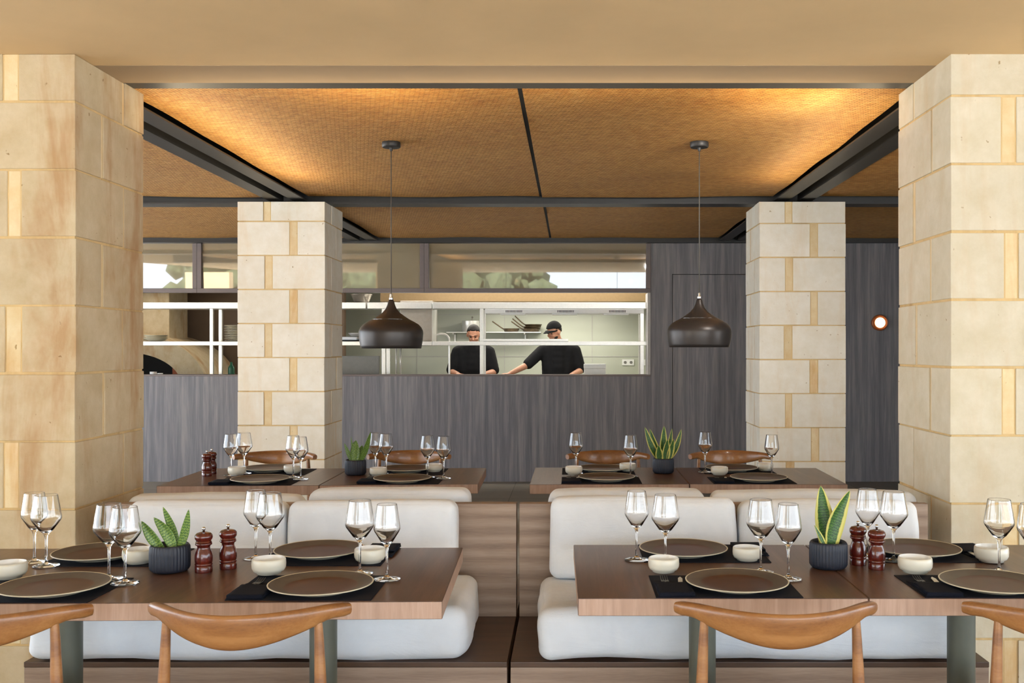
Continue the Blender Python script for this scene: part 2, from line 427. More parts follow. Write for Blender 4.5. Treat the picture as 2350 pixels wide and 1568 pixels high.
# ---- stone pillars
def pillar(x0, x1, y0, y1, ztop, zline, phase, label, mats, seed):
    rnd = random.Random(seed); bm = bmnew(); g = .0045
    box(bm, x0 + .0045, x1 - .0045, y0 + .0045, y1 - .0045, 0, ztop - .002, 2)
    zs = [ztop]; z = zline
    while z > .03: zs.append(z); z -= .2685
    zs.append(0.0); W = x1 - x0; D = y1 - y0
    for k in range(len(zs) - 1):
        zt, zb = zs[k] - g, zs[k + 1] + g
        if k == 0: zt = ztop
        fx = (.345, .637)[(k + phase) % 2] + rnd.uniform(-.012, .012); fy = (.36, .66)[(k + phase) % 2] + rnd.uniform(-.03, .03)
        sw = .026 + rnd.uniform(-.003, .004); cx = x0 + W * fx; cy = y0 + D * fy
        ns = rnd.uniform(.006, .016)
        cuts_l = [(y0, cy - ns), (cy + ns, y1)]
        for (a, c) in ((x0, cx - sw - g), (cx + sw + g, x1)):
            for (e, f) in cuts_l:
                j = [rnd.uniform(-.0025, .0025) for _ in range(4)]
                box(bm, a + (j[0] if a == x0 else 0), c + (j[1] if c == x1 else 0), e + (j[2] if e == y0 else 0), f + (j[3] if f == y1 else 0), zb + j[0] * .6, zt + j[1] * .4, 0, .003)
        box(bm, cx - sw, cx + sw, y0 + .004, y1 - .004, zb, zt, 1, .003)
        for xx in ((x0 + .004, x0 + .06), (x1 - .06, x1 - .004)):
            box(bm, xx[0], xx[1], cy - ns + g, cy + ns - g, zb, zt, 1)
    o = obj('stone_pillar', bm, mats); tag(o, label, 'pillar', 'limestone block pillars'); return o
sm = [M['stone'], M['strip'], M['mortar']]; smw = [M['stone_warm'], M['strip'], M['mortar']]
pillar(-2.645, -1.957, 3.872, 4.49, ZC, 2.437, 1, 'large stained limestone block pillar in the front at the left edge', smw, 1)
pillar(1.500, 2.188, 3.872, 4.49, ZC, 2.460, 1, 'large pale limestone block pillar in the front at the right edge', [M['stone_mid'], M['strip'], M['mortar']], 2)
pillar(-2.628, -1.941, 7.73, 8.33, ZC - .002, 2.468, 0, 'rear limestone block pillar left of the hanging lamps', sm, 3)
pillar(1.488, 2.166, 7.73, 8.33, ZC - .002, 2.452, 0, 'rear limestone block pillar to the right of both hanging lamps', sm, 4)
# ---- kitchen wall
YW = 10.8; OL, OR, OZ0, OZ1 = -7.2, .878, 1.18, 2.082; TH = .16
b = bmnew(); box(b, -7.2, OR, YW, YW + TH, 0, OZ0 - .02); struct('wall_back', b, M['clad'])
b = bmnew(); box(b, -7.2, OR - .001, YW - .006, YW + TH + .03, OZ0 - .02, OZ0, 0, .003); struct('trim_2', b, M['winframe'])
b = bmnew(); box(b, OR, 1.116, YW, YW + TH, 0, 2.79); box(b, 1.116, 2.07, YW, YW + TH, 2.286, 2.79); box(b, 2.07, 4.6, YW, YW + TH, 0, 2.79); struct('wall_back_right', b, M['clad'])
b = bmnew(); box(b, -7.2, OR, YW, YW + TH, 2.679, 2.79); struct('wall_back_top', b, M['clad'])
b = bmnew(); box(b, 1.122, 2.064, YW + .006, YW + .05, .005, 2.28, 0, .002); d = struct('door_1', b, M['clad'])
b = bmnew(); box(b, 1.116, 2.07, YW + .06, YW + .10, 0, 2.286); struct('door_1_backing', b, M['steel_black'], d)
b = bmnew(); box(b, OR - .03, OR - .0005, YW - .004, YW + .32, OZ0, OZ1); struct('trim_3', b, M['jamb'])
b = bmnew(); box(b, 4.6, 4.8, 4.3, 14.2, 0, 2.79); struct('wall_right', b, M['clad'])
b = bmnew(); box(b, -7.4, -7.2, 10.8, 14.2, 0, 2.79); struct('wall_left', b, M['tile'])
b = bmnew(); box(b, -7.2, 4.6, 14.0, 14.2, 0, 2.79); struct('wall_kitchen', b, M['tile'])
b = bmnew(); box(b, 1.2, 1.3, YW + TH, 14, 0, 2.79); struct('wall_kitchen_side', b, M['tile'])
def window(n, x0, x1):
    fr = bmnew(); z0, z1 = OZ1, 2.678; w = .048; y0, y1 = YW - .012, YW + .07
    box(fr, x0, x1, y0, y1, z1 - w * 1.1, z1, 0, .003); box(fr, x0, x1, y0, y1, z0, z0 + w, 0, .003)
    box(fr, x0, x0 + w, y0, y1, z0 + w, z1 - w * 1.1, 0, .003); box(fr, x1 - w, x1, y0, y1, z0 + w, z1 - w * 1.1, 0, .003)
    o = struct('window_%d' % n, fr, M['winframe'])
    bm = bmnew(); t = .014
    vs = [(x0 + w, YW + .028, z0 + w), (x1 - w, YW + .028, z0 + w), (x1 - w, YW + .028 - t, z1 - w), (x0 + w, YW + .028 - t, z1 - w)]
    fv = [bm.verts.new(v) for v in vs]; bv = [bm.verts.new((v[0], v[1] + .008, v[2])) for v in vs]
    bm.faces.new(fv); bm.faces.new(bv[::-1])
    for i in range(4): bm.faces.new((fv[i], bv[i], bv[(i + 1) % 4], fv[(i + 1) % 4]))
    bmesh.ops.recalc_face_normals(bm, faces=bm.faces[:])
    obj('pane', bm, M['pane'], o)
window(1, -7.15, -4.117); window(2, -4.115, -1.614); window(3, -1.612, OR)
# partition panels in kitchen
b = bmnew(); box(b, -5.95, -3.05, 13.2, 13.3, 0, 2.79); struct('wall_partition', b, M['brownwall'])
# ---- sconce
r = empty('wall_sconce', (3.394, YW, 1.751), label='small round copper ringed wall lamp glowing on the grey wall at right', cat='wall lamp')
b = bmnew(); lathe(b, [(0, 0), (.086, 0), (.088, .02), (.088, .045), (.080, .052), (.070, .05), (.066, .04), (0, .04)], 40)
o = obj('ring', b, M['copper'], r, 40); o.rotation_euler = (PI / 2, 0, 0)
b = bmnew(); lathe(b, [(0, .041), (.057, .041), (.055, .050), (.04, .056), (0, .058)], 40)
o = obj('diffuser', b, M['lamp_on'], r, True); o.rotation_euler = (PI / 2, 0, 0)
# ---- pendants
def pendant(x, y, zb, label):
    r = empty('pendant_lamp', (x, y, ZW - .012), label=label, cat='pendant lamp', group='charcoal pendant lamps')
    b = bmnew(); lathe(b, [(0, .0), (.053, .0), (.054, -.006), (.054, -.026), (.050, -.031), (.010, -.032), (.008, -.05), (0, -.05)], 36); obj('canopy', b, M['steel_dark'], r, 40)
    zr = zb - (ZW - .012)
    b = bmnew(); tube(b, [(0, 0, -.04), (0, 0, zr + .30)], .0028, 8); obj('cord', b, M['cord'], r, True)
    b = bmnew(); lathe(b, [(0, .318), (.007, .318), (.008, .30), (.012, .296), (.012, .284), (0, .284)], 20, z=zr); obj('cord_grip', b, M['chrome'], r, 40)
    prof = [(.0, .287), (.012, .286), (.017, .275), (.022, .255), (.032, .232), (.052, .208), (.082, .186), (.106, .170), (.134, .156), (.160, .140), (.176, .122), (.1845, .104), (.1865, .088), (.1835, .050), (.1775, .018), (.174, 0)]
    inn = [(rr - .003 if rr > .01 else 0, h - .003 if i < len(prof) - 1 else h) for i, (rr, h) in enumerate(prof)]
    b = bmnew(); lathe(b, prof + inn[::-1], 64, z=zr, mis=[0] * len(prof) + [1] * (len(prof)))
    obj('lamp_shade', b, [M['pendant'], M['pendant_in']], r, True)
    b = bmnew(); lathe(b, [(.1075, .1705), (.1085, .1708), (.1078, .1695)], 64, z=zr, closed=True); obj('ring', b, M['chrome'], r)
    b = bmnew(); lathe(b, [(0, .045), (.022, .05), (.030, .07), (.028, .09), (.014, .12), (.014, .16), (0, .16)], 24, z=zr); obj('bulb', b, M['white'], r, True)
pendant(-1.050, 5.73, 1.463, 'left of the two charcoal dome pendant lamps, in front of the steel shelves')
pendant(.751, 5.73, 1.470, 'right of the two charcoal dome pendant lamps, in front of the grey door')
# ================================================================ TABLES
ZT = .75
def table(cs, posts, label, th=.05):
    """cs: four corners (x, y) of the top, front-left, front-right, back-right, back-left"""
    cx = sum(c[0] for c in cs) / 4; cy = sum(c[1] for c in cs) / 4
    r = empty('dining_table', (cx, cy, 0), label=label, cat='table', group='brown dining tables')
    bm = bmnew()
    lo = [bm.verts.new((c[0] - cx, c[1] - cy, ZT - th)) for c in cs]; up = [bm.verts.new((c[0] - cx, c[1] - cy, ZT)) for c in cs]
    f = bm.faces.new(up); f.material_index = 0; bm.faces.new(lo[::-1]).material_index = 0
    for i in range(4):
        bm.faces.new((lo[i], lo[(i + 1) % 4], up[(i + 1) % 4], up[i])).material_index = 1
    bmesh.ops.bevel(bm, geom=bm.edges[:], offset=.0015, segments=2, affect='EDGES')
    obj('tabletop', bm, [M['table'], M['table_edge']], r)
    for (px, py) in posts:
        p = bmnew(); lathe(p, [(0, .012), (.043, .012), (.0435, ZT - th - .01), (0, ZT - th - .01)], 36, px - cx, py - cy)
        lathe(p, [(0, ZT - th - .012), (.10, ZT - th - .012), (.10, ZT - th - .0005), (0, ZT - th - .0005)], 30, px - cx, py - cy)
        obj('pedestal', p, M['post'], r, 40)
        p = bmnew(); lathe(p, [(0, .001), (.17, .001), (.17, .008), (.16, .012), (0, .013)], 40, px - cx, py - cy); obj('base_plate', p, M['post'], r, 40)
    return r
table([(-2.03, 2.72), (-.361, 2.752), (-.385, 3.50), (-2.03, 3.48)], [(-1.60, 3.12), (-.79, 3.13)], 'long brown front table on the left with a pot, two mills and four place settings')
table([(.0205, 2.785), (.845, 2.785), (.845, 3.55), (.010, 3.55)], [(.425, 3.17)], 'brown front table right of the aisle, its left corner free, up to the seam')
table([(.848, 2.785), (1.68, 2.785), (1.68, 3.55), (.848, 3.55)], [(1.262, 3.17)], 'brown front table at the right edge, beyond the seam, carrying two mills')
table([(-2.145, 5.075), (-1.312, 5.10), (-1.312, 5.83), (-2.16, 5.83)], [(-1.73, 5.46)], 'rear brown table far left with two mills in front of the stone pillar')
table([(-1.308, 5.10), (-.488, 5.15), (-.505, 5.85), (-1.308, 5.83)], [(-.90, 5.48)], 'rear brown table left of the aisle with a small bushy plant')
table([(-.216, 5.13), (.622, 5.15), (.622, 5.87), (-.212, 5.87)], [(.20, 5.50)], 'rear brown table right of the aisle with a tall variegated plant')
table([(.626, 5.15), (1.449, 5.13), (1.462, 5.85), (.626, 5.87)], [(1.04, 5.50)], 'rear brown table far right in front of the stone pillar, without a plant')
# ================================================================ CHAIRS
def make_chair():
    r = empty('dining_chair', (0, 0, 0), label='', cat='chair', group='horn-backed wooden dining chairs')
    # crest: swept section
    bm = bmnew(); N = 44; S = 16; rings = []
    for i in range(N + 1):
        t = -1 + 2 * i / N
        x = .262 * t; y = -.275 + .165 * abs(t) ** 1.9
        dy = .165 * 1.9 * abs(t) ** .9 * (1 if t > 0 else -1); tan = Vector((.262, dy, 0)).normalized(); nrm = Vector((tan.y, -tan.x, 0))
        ztop = .792 - .004 * t * t + (.0 if abs(t) < .8 else -.02 * (abs(t) - .8))
        k = max(0, 1 - (abs(t) / .84) ** 1.9) ** .9
        hgt = .038 + .056 * k; th = .036 - .014 * k
        zc = ztop - hgt / 2; lean = .10 + .10 * k
        end = 1 if abs(t) < .985 else .82
        ring = []
        for s_ in range(S):
            a = 2 * PI * s_ / S
            ca, sa = math.cos(a), math.sin(a)
            ex = abs(ca) ** (.75) * (1 if ca > 0 else -1); ez = abs(sa) ** (.85) * (1 if sa > 0 else -1)
            off = ex * th / 2 * (1.0 + .28 * ez * k) * end; zz = ez * hgt / 2 * end
            ring.append(bm.verts.new(Vector((x, y, zc)) + nrm * (off + zz * lean) + Vector((0, 0, zz))))
        rings.append(ring)
    for i in range(N):
        for s_ in range(S):
            bm.faces.new((rings[i][s_], rings[i][(s_ + 1) % S], rings[i + 1][(s_ + 1) % S], rings[i + 1][s_]))
    bm.faces.new(rings[0][::-1]); bm.faces.new(rings[-1]); bmesh.ops.recalc_face_normals(bm, faces=bm.faces[:])
    obj('backrest', bm, M['chair'], r, 60)
    for s_ in (-1, 1):   # rear legs carry the crest
        b = bmnew(); tube(b, [(s_ * .198, -.176, .760), (s_ * .201, -.176, .70), (s_ * .206, -.178, .56), (s_ * .212, -.182, .44), (s_ * .222, -.19, .20), (s_ * .232, -.20, .0)], [.0105, .0125, .0165, .0185, .016, .011], 14)
        obj('leg', b, M['chair'], r, 60)
        b = bmnew(); tube(b, [(s_ * .200, .16, .408), (s_ * .208, .17, .25), (s_ * .222, .188, 0)], [.018, .017, .011], 14); obj('leg', b, M['chair'], r, 60)
    b = cushion(.43, .40, .05, .024, .012, 3, .0005, 8); bmesh.ops.translate(b, vec=(0, -.01, .437), verts=b.verts); obj('seat', b, M['leather'], r, True)
    b = bmnew(); box(b, -.205, .205, -.188, -.168, .38, .408, 0, .004); box(b, -.20, .20, .15, .17, .38, .408, 0, .004); box(b, -.205, -.187, -.17, .16, .38, .408, 0, .004); box(b, .187, .205, -.17, .16, .38, .408, 0, .004); obj('seat_frame', b, M['chair'], r)
    b = bmnew(); tube(b, [(-.21, .17, .26), (-.205, -.18, .28)], .009, 10); tube(b, [(.21, .17, .26), (.205, -.18, .28)], .009, 10); tube(b, [(-.207, 0, .27), (.207, 0, .27)], .009, 10); obj('stretcher', b, M['chair'], r, 60)
    return r
ch0 = make_chair()
def cx_at(px, Y): return (px - XV) * Y / F
ch0.location = (cx_at(555, 2.55), 2.735, 0); ch0.rotation_euler = (0, 0, -.01); ch0['label'] = 'wooden horn-backed chair seen whole at the front of the long left table'
dup(ch0, (cx_at(-50, 2.55), 2.715, 0), .02, 'wooden horn-backed chair cut off by the left edge of the photo')
dup(ch0, (cx_at(1794, 2.55), 2.745, 0), .0, 'wooden horn-backed chair seen whole at the front right tables, over their seam')
dup(ch0, (cx_at(2474, 2.55), 2.745, 0), .0, 'wooden horn-backed chair cut off by the right edge of the photo')
dup(ch0, (cx_at(641, 6.4), 6.18, 0), PI, 'wooden horn-backed chair behind the rear far left table, against the stone pillar')
dup(ch0, (cx_at(944, 6.4), 6.20, 0), PI + .02, 'wooden horn-backed chair behind the rear table left of the aisle')
dup(ch0, (cx_at(1394, 6.4), 6.20, 0), PI, 'wooden horn-backed chair behind the rear table right of the aisle')
dup(ch0, (cx_at(1671, 6.4), 6.20, 0), PI - .03, 'wooden horn-backed chair behind the rear far right table')
# ================================================================ BANQUETTES
def banquette(x0, x1, yb, front, label, zt=.846, end_r=False):
    """yb: inner face of the back panel; front: y of the seat's front edge"""
    s = 1 if front > yb else -1
    r = empty('banquette', ((x0 + x1) / 2, yb, 0), label=label, cat='bench', group='oak banquettes')
    w = (x1 - x0) / 2; L = abs(front - yb)
    def bx(a, c, d0, d1, z0, z1, m, name, bev=.002):
        bm = bmnew(); e, f = sorted((s * d0, s * d1)); box(bm, a, c, e, f, z0, z1, 0, bev); obj(name, bm, M[m], r)
    bx(-w, w, -.036, 0, .0, zt, 'bench', 'back_panel')
    bx(-w, w, .001, L, .382, .40, 'bench_seat', 'seat_board')
    bx(-w, w, L - .02, L - .002, .06, .381, 'bench', 'front_panel')
    bx(-w, -w + .02, .001, L - .021, 0, .381, 'bench', 'side_panel'); bx(w - .02, w, .001, L - .021, 0, .381, 'bench', 'side_panel')
    return r
banquette(-1.85, -.216, 3.885, 3.315, 'oak banquette on the left of the front row, facing the long left table')
banquette(-.204, 1.415, 3.885, 3.315, 'oak banquette on the right of the front row, behind the front right tables')
banquette(-1.80, -.216, 3.960, 4.62, 'oak banquette on the left facing the rear tables, back to back', .842)
banquette(-.204, 1.40, 3.960, 4.62, 'oak banquette on the right facing the rear tables, back to back', .842)
def put_cushion(name, sx, sy, sz, loc, rot, r, puff, seed, label, cat, group, wr=.004):
    bm = cushion(sx, sy, sz, r, puff, seed, wr)
    o = obj(name, bm, M['fabric'], None, True, loc); o.rotation_euler = rot
    tag(o, label, cat, group)
    # seam piping along the upper edge
    return o
def backc(px0, px1, ytop, ybot, Y, label, seed, lean=.10, th=.13, tilt=0):
    x0 = (px0 - XV) * Y / F; x1 = (px1 - XV) * Y / F; z1 = H + (YV - ytop) * Y / F; z0 = H + (YV - ybot) * Y / F
    return put_cushion('back_cushion', x1 - x0, th, z1 - z0, ((x0 + x1) / 2, Y + th / 2, (z0 + z1) / 2), (-lean * (1 if lean else 0), 0, tilt), .036, .006, seed, label, 'cushion', 'white back cushions', .003)
G = 'white back cushions'
backc(286, 647, 1157, 1335, 3.71, 'white back cushion on the front left banquette, the one beside the pillar', 1)
backc(656, 1043, 1157, 1335, 3.71, 'white back cushion on the front left banquette, the one nearer the aisle', 2)
backc(1263, 1692, 1149, 1333, 3.71, 'white back cushion on the front right banquette, the one nearer the aisle', 3)
backc(1704, 2112, 1156, 1333, 3.71, 'white back cushion on the front right banquette, the one beside the pillar', 4)
backc(290, 690, 1140, 1320, 4.03, 'low white back cushion of the rear left banquette, half hidden under the table edge', 5, -.03, .12)
backc(705, 1076, 1127, 1320, 4.03, 'white back cushion of the rear left banquette, the one nearer the aisle', 6, -.03, .12)
backc(1260, 1618, 1128, 1320, 4.03, 'white back cushion of the rear right banquette, the one nearer the aisle', 7, -.03, .12)
backc(1636, 2106, 1132, 1320, 4.03, 'white back cushion of the rear right banquette, beside the right pillar', 8, -.03, .12)
def seatc(x0, x1, y0, y1, z0, z1, seed, label):
    return put_cushion('seat_cushion', x1 - x0, y1 - y0, z1 - z0, ((x0 + x1) / 2, (y0 + y1) / 2, (z0 + z1) / 2), (0, 0, 0), .045, .008, seed, label, 'cushion', 'long white seat cushions', .006)
seatc(-1.835, -.355, 3.30, 3.83, .402, .585, 11, 'long white seat cushion on the front left banquette')
seatc(-.112, 1.335, 3.30, 3.83, .402, .585, 12, 'long white seat cushion on the front right banquette')
seatc(-1.75, -.40, 4.17, 4.60, .402, .55, 13, 'white seat cushion of the rear left banquette, mostly hidden')
seatc(-.10, 1.33, 4.17, 4.60, .402, .55, 14, 'white seat cushion of the rear right banquette, mostly hidden')
# ================================================================ TABLEWARE
def place_mat(x0, x1, y0, y1, label):
    bm = bmnew(); cx, cy = (x0 + x1) / 2, (y0 + y1) / 2; nx, ny = 12, 8; g = []
    for k in (0, 1):
        gg = []
        for j in range(ny + 1):
            gg.append([bm.verts.new(((x1 - x0) * (i / nx - .5), (y1 - y0) * (j / ny - .5), .0004 + k * .0018)) for i in range(nx + 1)])
        g.append(gg)
    for j in range(ny):
        for i in range(nx):
            bm.faces.new((g[1][j][i], g[1][j][i + 1], g[1][j + 1][i + 1], g[1][j + 1][i])); bm.faces.new((g[0][j][i], g[0][j + 1][i], g[0][j + 1][i + 1], g[0][j][i + 1]))
    ring = lambda G_: [G_[0][i] for i in range(nx + 1)] + [G_[j][nx] for j in range(1, ny + 1)] + [G_[ny][i] for i in range(nx - 1, -1, -1)] + [G_[j][0] for j in range(ny - 1, 0, -1)]
    a, c = ring(g[0]), ring(g[1])
    for i in range(len(a)):
        bm.faces.new((a[i], a[(i + 1) % len(a)], c[(i + 1) % len(a)], c[i]))
    o = obj('placemat', bm, M['navy'], None, False, (cx, cy, ZT)); tag(o, label, 'placemat', 'dark navy placemats')
ZM = ZT + .0024
# seats: key -> (mat rect, plate px centre, description)
FN = 2.762; 
seats = {
 'A': ((-1.76, -1.350, 2.735, 3.03), (125, 1341), 'front left table, near side, cut by the left edge'),
 'B': ((-.975, -.563, 2.760, 3.06), (736.5, 1338), 'front left table, near side, by the free corner'),
 'C': ((-1.745, -1.335, 3.19, 3.478), (231, 1265), 'front left table, far side, against the pillar'),
 'D': ((-1.033, -.622, 3.20, 3.495), (733, 1260), 'front left table, far side, before the white cushions'),
 'E': ((.243, .662, 2.790, 3.06), (1691, 1332), 'front right tables, near side, left of the seam'),
 'F': ((1.01, 1.43, 2.790, 3.065), (2279, 1334), 'front right tables, near side, at the right edge'),
 'G': ((.243, .665, 3.25, 3.545), (1568, 1257), 'front right tables, far side, left of the pot'),
 'I': ((1.01, 1.43, 3.25, 3.545), (2100, 1256.5), 'front right tables, far side, behind the two mills'),
 'J': ((-1.885, -1.46, 5.10, 5.39), (597, 1098), 'rear far left table, near side'),
 'K': ((-1.12, -.695, 5.14, 5.42), (923, 1096.5), 'rear table left of the aisle, near side'),
 'L': ((-.05, .375, 5.155, 5.42), (1392, 1093.7), 'rear table right of the aisle, near side'),
 'M': ((.752, 1.19, 5.155, 5.42), (1741, 1094.5), 'rear far right table, near side'),
 'N': ((-1.90, -1.50, 5.50, 5.79), (618, 1073), 'rear far left table, far side'),
 'O': ((-1.13, -.725, 5.52, 5.81), (932, 1074), 'rear table left of the aisle, far side'),
 'P': ((-.05, .365, 5.54, 5.83), (1383, 1073.5), 'rear table right of the aisle, far side'),
 'Q': ((.76, 1.17, 5.56, 5.84), (1679, 1072.5), 'rear far right table, far side'),
}
for k, (rc, pp, desc) in seats.items():
    place_mat(*rc, 'dark navy placemat, ' + desc)
# plate
R = .1525
def make_plate():
    r = empty('dinner_plate', (0, 0, 0), label='', cat='plate', group='brown glazed dinner plates with cream edges')
    b = bmnew(); lathe(b, [(0, .0105), (.075, .0105), (.098, .0115), (.106, .013)], 64); obj('well', b, M['plate_c'], r, True)
    b = bmnew(); lathe(b, [(.106, .013), (.125, .0165), (.1475, .0215), (.1485, .0222)], 64, mi=0); obj('rim', b, M['plate_rim'], r, True)
    b = bmnew(); lathe(b, [(.1485, .0222), (.1512, .0232), (R, .0222), (.1515, .0196), (.140, .0160), (.120, .0105), (.088, .0055), (.086, 0), (.080, 0), (.078, .0045), (0, .0045)], 64); obj('underside', b, M['plate_lip'], r, True)
    return r
pl0 = make_plate(); first = True
for k, (rc, (px, py), desc) in seats.items():
    X, Y = onz(px, py, ZT + .0225)
    lab = 'large brown plate with cream edge, ' + desc
    if first: pl0.location = (X, Y, ZM); pl0['label'] = lab; first = False
    else: dup(pl0, (X, Y, ZM), 0, lab)
# bowls
def make_bowl():
    r = empty('dip_bowl', (0, 0, 0), label='', cat='bowl', group='small cream ceramic bowls')
    b = bmnew(); lathe(b, [(0, .002), (.030, .002), (.032, 0), (.037, 0), (.038, .004), (.047, .009), (.0515, .018), (.0525, .030), (.0515, .043), (.0500, .0465), (.0485, .0475)], 48); obj('body', b, M['ceramic'], r, True)
    b = bmnew(); lathe(b, [(.0485, .0475), (.0475, .046), (.0480, .030), (.045, .016), (.035, .009), (0, .008)], 48); obj('inside_glaze', b, M['ceramic_w'], r, True)
    return r
bowls = [((617, 1322), 'beside the fork at the free corner place, front left table', 1.0), ((318, 1293.5), 'just left of the leafy pot, front left table', .97), ((20, 1328), 'cut by the left edge, front left table', 1.0),
 ((849, 1292), 'behind the two right glasses, front left table', .98), ((1523, 1318), 'at the near left place of the front right tables', .93), ((1714.5, 1287), 'left of the pot on the front right tables', .92),
 ((2100, 1319), 'in front of the right mill, front right tables', 1.0), ((2275, 1290), 'at the far right edge, front right tables', 1.04),
 ((544, 1093.5), 'rear far left table, near place', .95), ((671.5, 1087), 'rear far left table, far place', .95), ((868, 1095), 'rear table left of aisle, beside the pot', .92), ((996, 1083.5), 'rear table left of aisle, far right corner', .92),
 ((1317, 1092), 'rear table right of aisle, near left corner', .92), ((1440.5, 1082), 'rear table right of aisle, left of the tall plant', .92), ((1651, 1093), 'rear far right table, near place', .92), ((1755.5, 1081), 'rear far right table, far place', .92)]
bo0 = make_bowl(); first = True
for (px, py), desc, s in bowls:
    X, Y = onz(px, py); z = ZM + .0005
    if (px, py) == (617, 1322): z = ZT + .0085
    if (px, py) in ((2100, 1319), (1523, 1318)): z = ZT + .0085
    if (px, py) in ((1317, 1092), (1651, 1093), (544, 1093.5), (868, 1095)): z = ZT + .0085
    lab = 'small cream ceramic bowl, ' + desc
    if first: bo0.location = (X, Y, z); bo0['label'] = lab; bo0.scale = (s, s, s); first = False
    else: dup(bo0, (X, Y, z), 0, lab, None, (s, s, s))
# wine glasses
def make_glass(name, k):
    r = empty('wine_glass', (0, 0, 0), label='', cat='wine glass', group='empty wine glasses')
    t = .0011
    outer = [(.0405, 0), (.041, .0012), (.030, .0032), (.012, .0062), (.0055, .0105), (.0040, .018), (.0036, .05), (.0040, .085), (.0060, .098), (.0105, .106), (.0200 * k + .002, .117), (.0330 * k, .133), (.0425 * k, .147), (.0450 * k, .154), (.0445 * k, .163), (.0405 * k, .190), (.0360 * k, .217), (.0341 * k, .2285), (.0339 * k, .2297), (.0337 * k - t * .3, .2301)]
    inner = [(.0337 * k - t * .7, .2301), (.0339 * k - t, .2297), (.0341 * k - t, .2285), (.0360 * k - t, .217), (.0405 * k - t, .190), (.0445 * k - t, .163), (.0450 * k - t, .154), (.0420 * k - t, .148), (.0320 * k, .1348), (.0180 * k, .1195), (.008, .1110), (0, .1095)]
    b = bmnew(); lathe(b, [(0, .0)] + outer + inner, 48); bmesh.ops.recalc_face_normals(b, faces=b.faces[:]); obj('glass_body', b, M['glass'], r, True)
    return r
gL = make_glass('l', 1.02); gS = make_glass('s', .90)
def gb(yr): return (yr - 260.6) / .675
glasses = [
 (79, 1290, 0, 'leftmost wine glass on the front left table'), (106, 1300, 1, 'second wine glass from the left, before the stained pillar'),
 (250, 1330, 1, 'rear of the two wine glasses left of the leafy pot'), (287, 1340, 1, 'front wine glass just left of the leafy pot'),
 (587, 1282, 0, 'far wine glass over the gap between cushions, front left table'), (620, 1293, 1, 'wine glass standing behind the bowl near the two mills'),
 (826, 1318, 1, 'taller wine glass beside the right plate, front left table'), (888, 1331, 0, 'wine glass nearest the free corner of the front left table'),
 (1461, 1286, 0, 'leftmost wine glass on the front right tables'), (1527, 1297, 1, 'wine glass behind the bowl, second from left on the front right tables'),
 (1746, 1313, 1, 'wine glass behind the near plate, left of the variegated plant'), (1809, 1330.5, 0, 'wine glass just left of the dark pot, front right tables'),
 (1991, 1280, 0, 'wine glass directly behind the two mills, front right tables'), (2051, 1288, 1, 'wine glass right of the two mills, front right tables'),
 (2293, 1313, 1, 'wine glass in front of the rightmost bowl'), (2366, 1330, 0, 'wine glass cut off by the right edge'),
 (530, 1092, 0, 'leftmost wine glass on the rear far left table'), (560, 1087.5, 1, 'second wine glass from left on the rear far left table'),
 (673, 1097, 0, 'third wine glass on the rear far left table, behind another'), (690, 1101, 0, 'rightmost wine glass on the rear far left table'),
 (861, 1087, 0, 'wine glass touching the bushy plant, rear table left of aisle'), (886, 1090, 0, 'wine glass second from the bushy plant, rear table left of aisle'),
 (981, 1096.5, 0, 'third wine glass from the bushy plant, rear table left of aisle'), (1018, 1099, 0, 'wine glass nearest the aisle on the rear left tables'),
 (1321.5, 1087.5, 0, 'wine glass over the left end of the chair, rear table right of aisle'), (1447, 1094, 0, 'wine glass left of the tall variegated plant, rear table'),
 (1618, 1084.5, 0, 'wine glass right of the seam on the rear far right table'), (1771, 1093, 0, 'rightmost wine glass of the rear tables, before the pillar')]
used = {0: False, 1: False}
for (px, py, big, lab) in glasses:
    X, Y = onz(px, py); src = gL if big else gS
    on = any(rc[0] - .03 < X < rc[1] + .03 and rc[2] - .03 < Y < rc[3] + .03 for rc, _, _ in seats.values())
    z = ZM + .0001 if on else ZT + .0005
    rz = random.uniform(0, 6)
    if not used[big]: src.location = (X, Y, z); src['label'] = lab; used[big] = True
    else: dup(src, (X, Y, z), rz, lab)
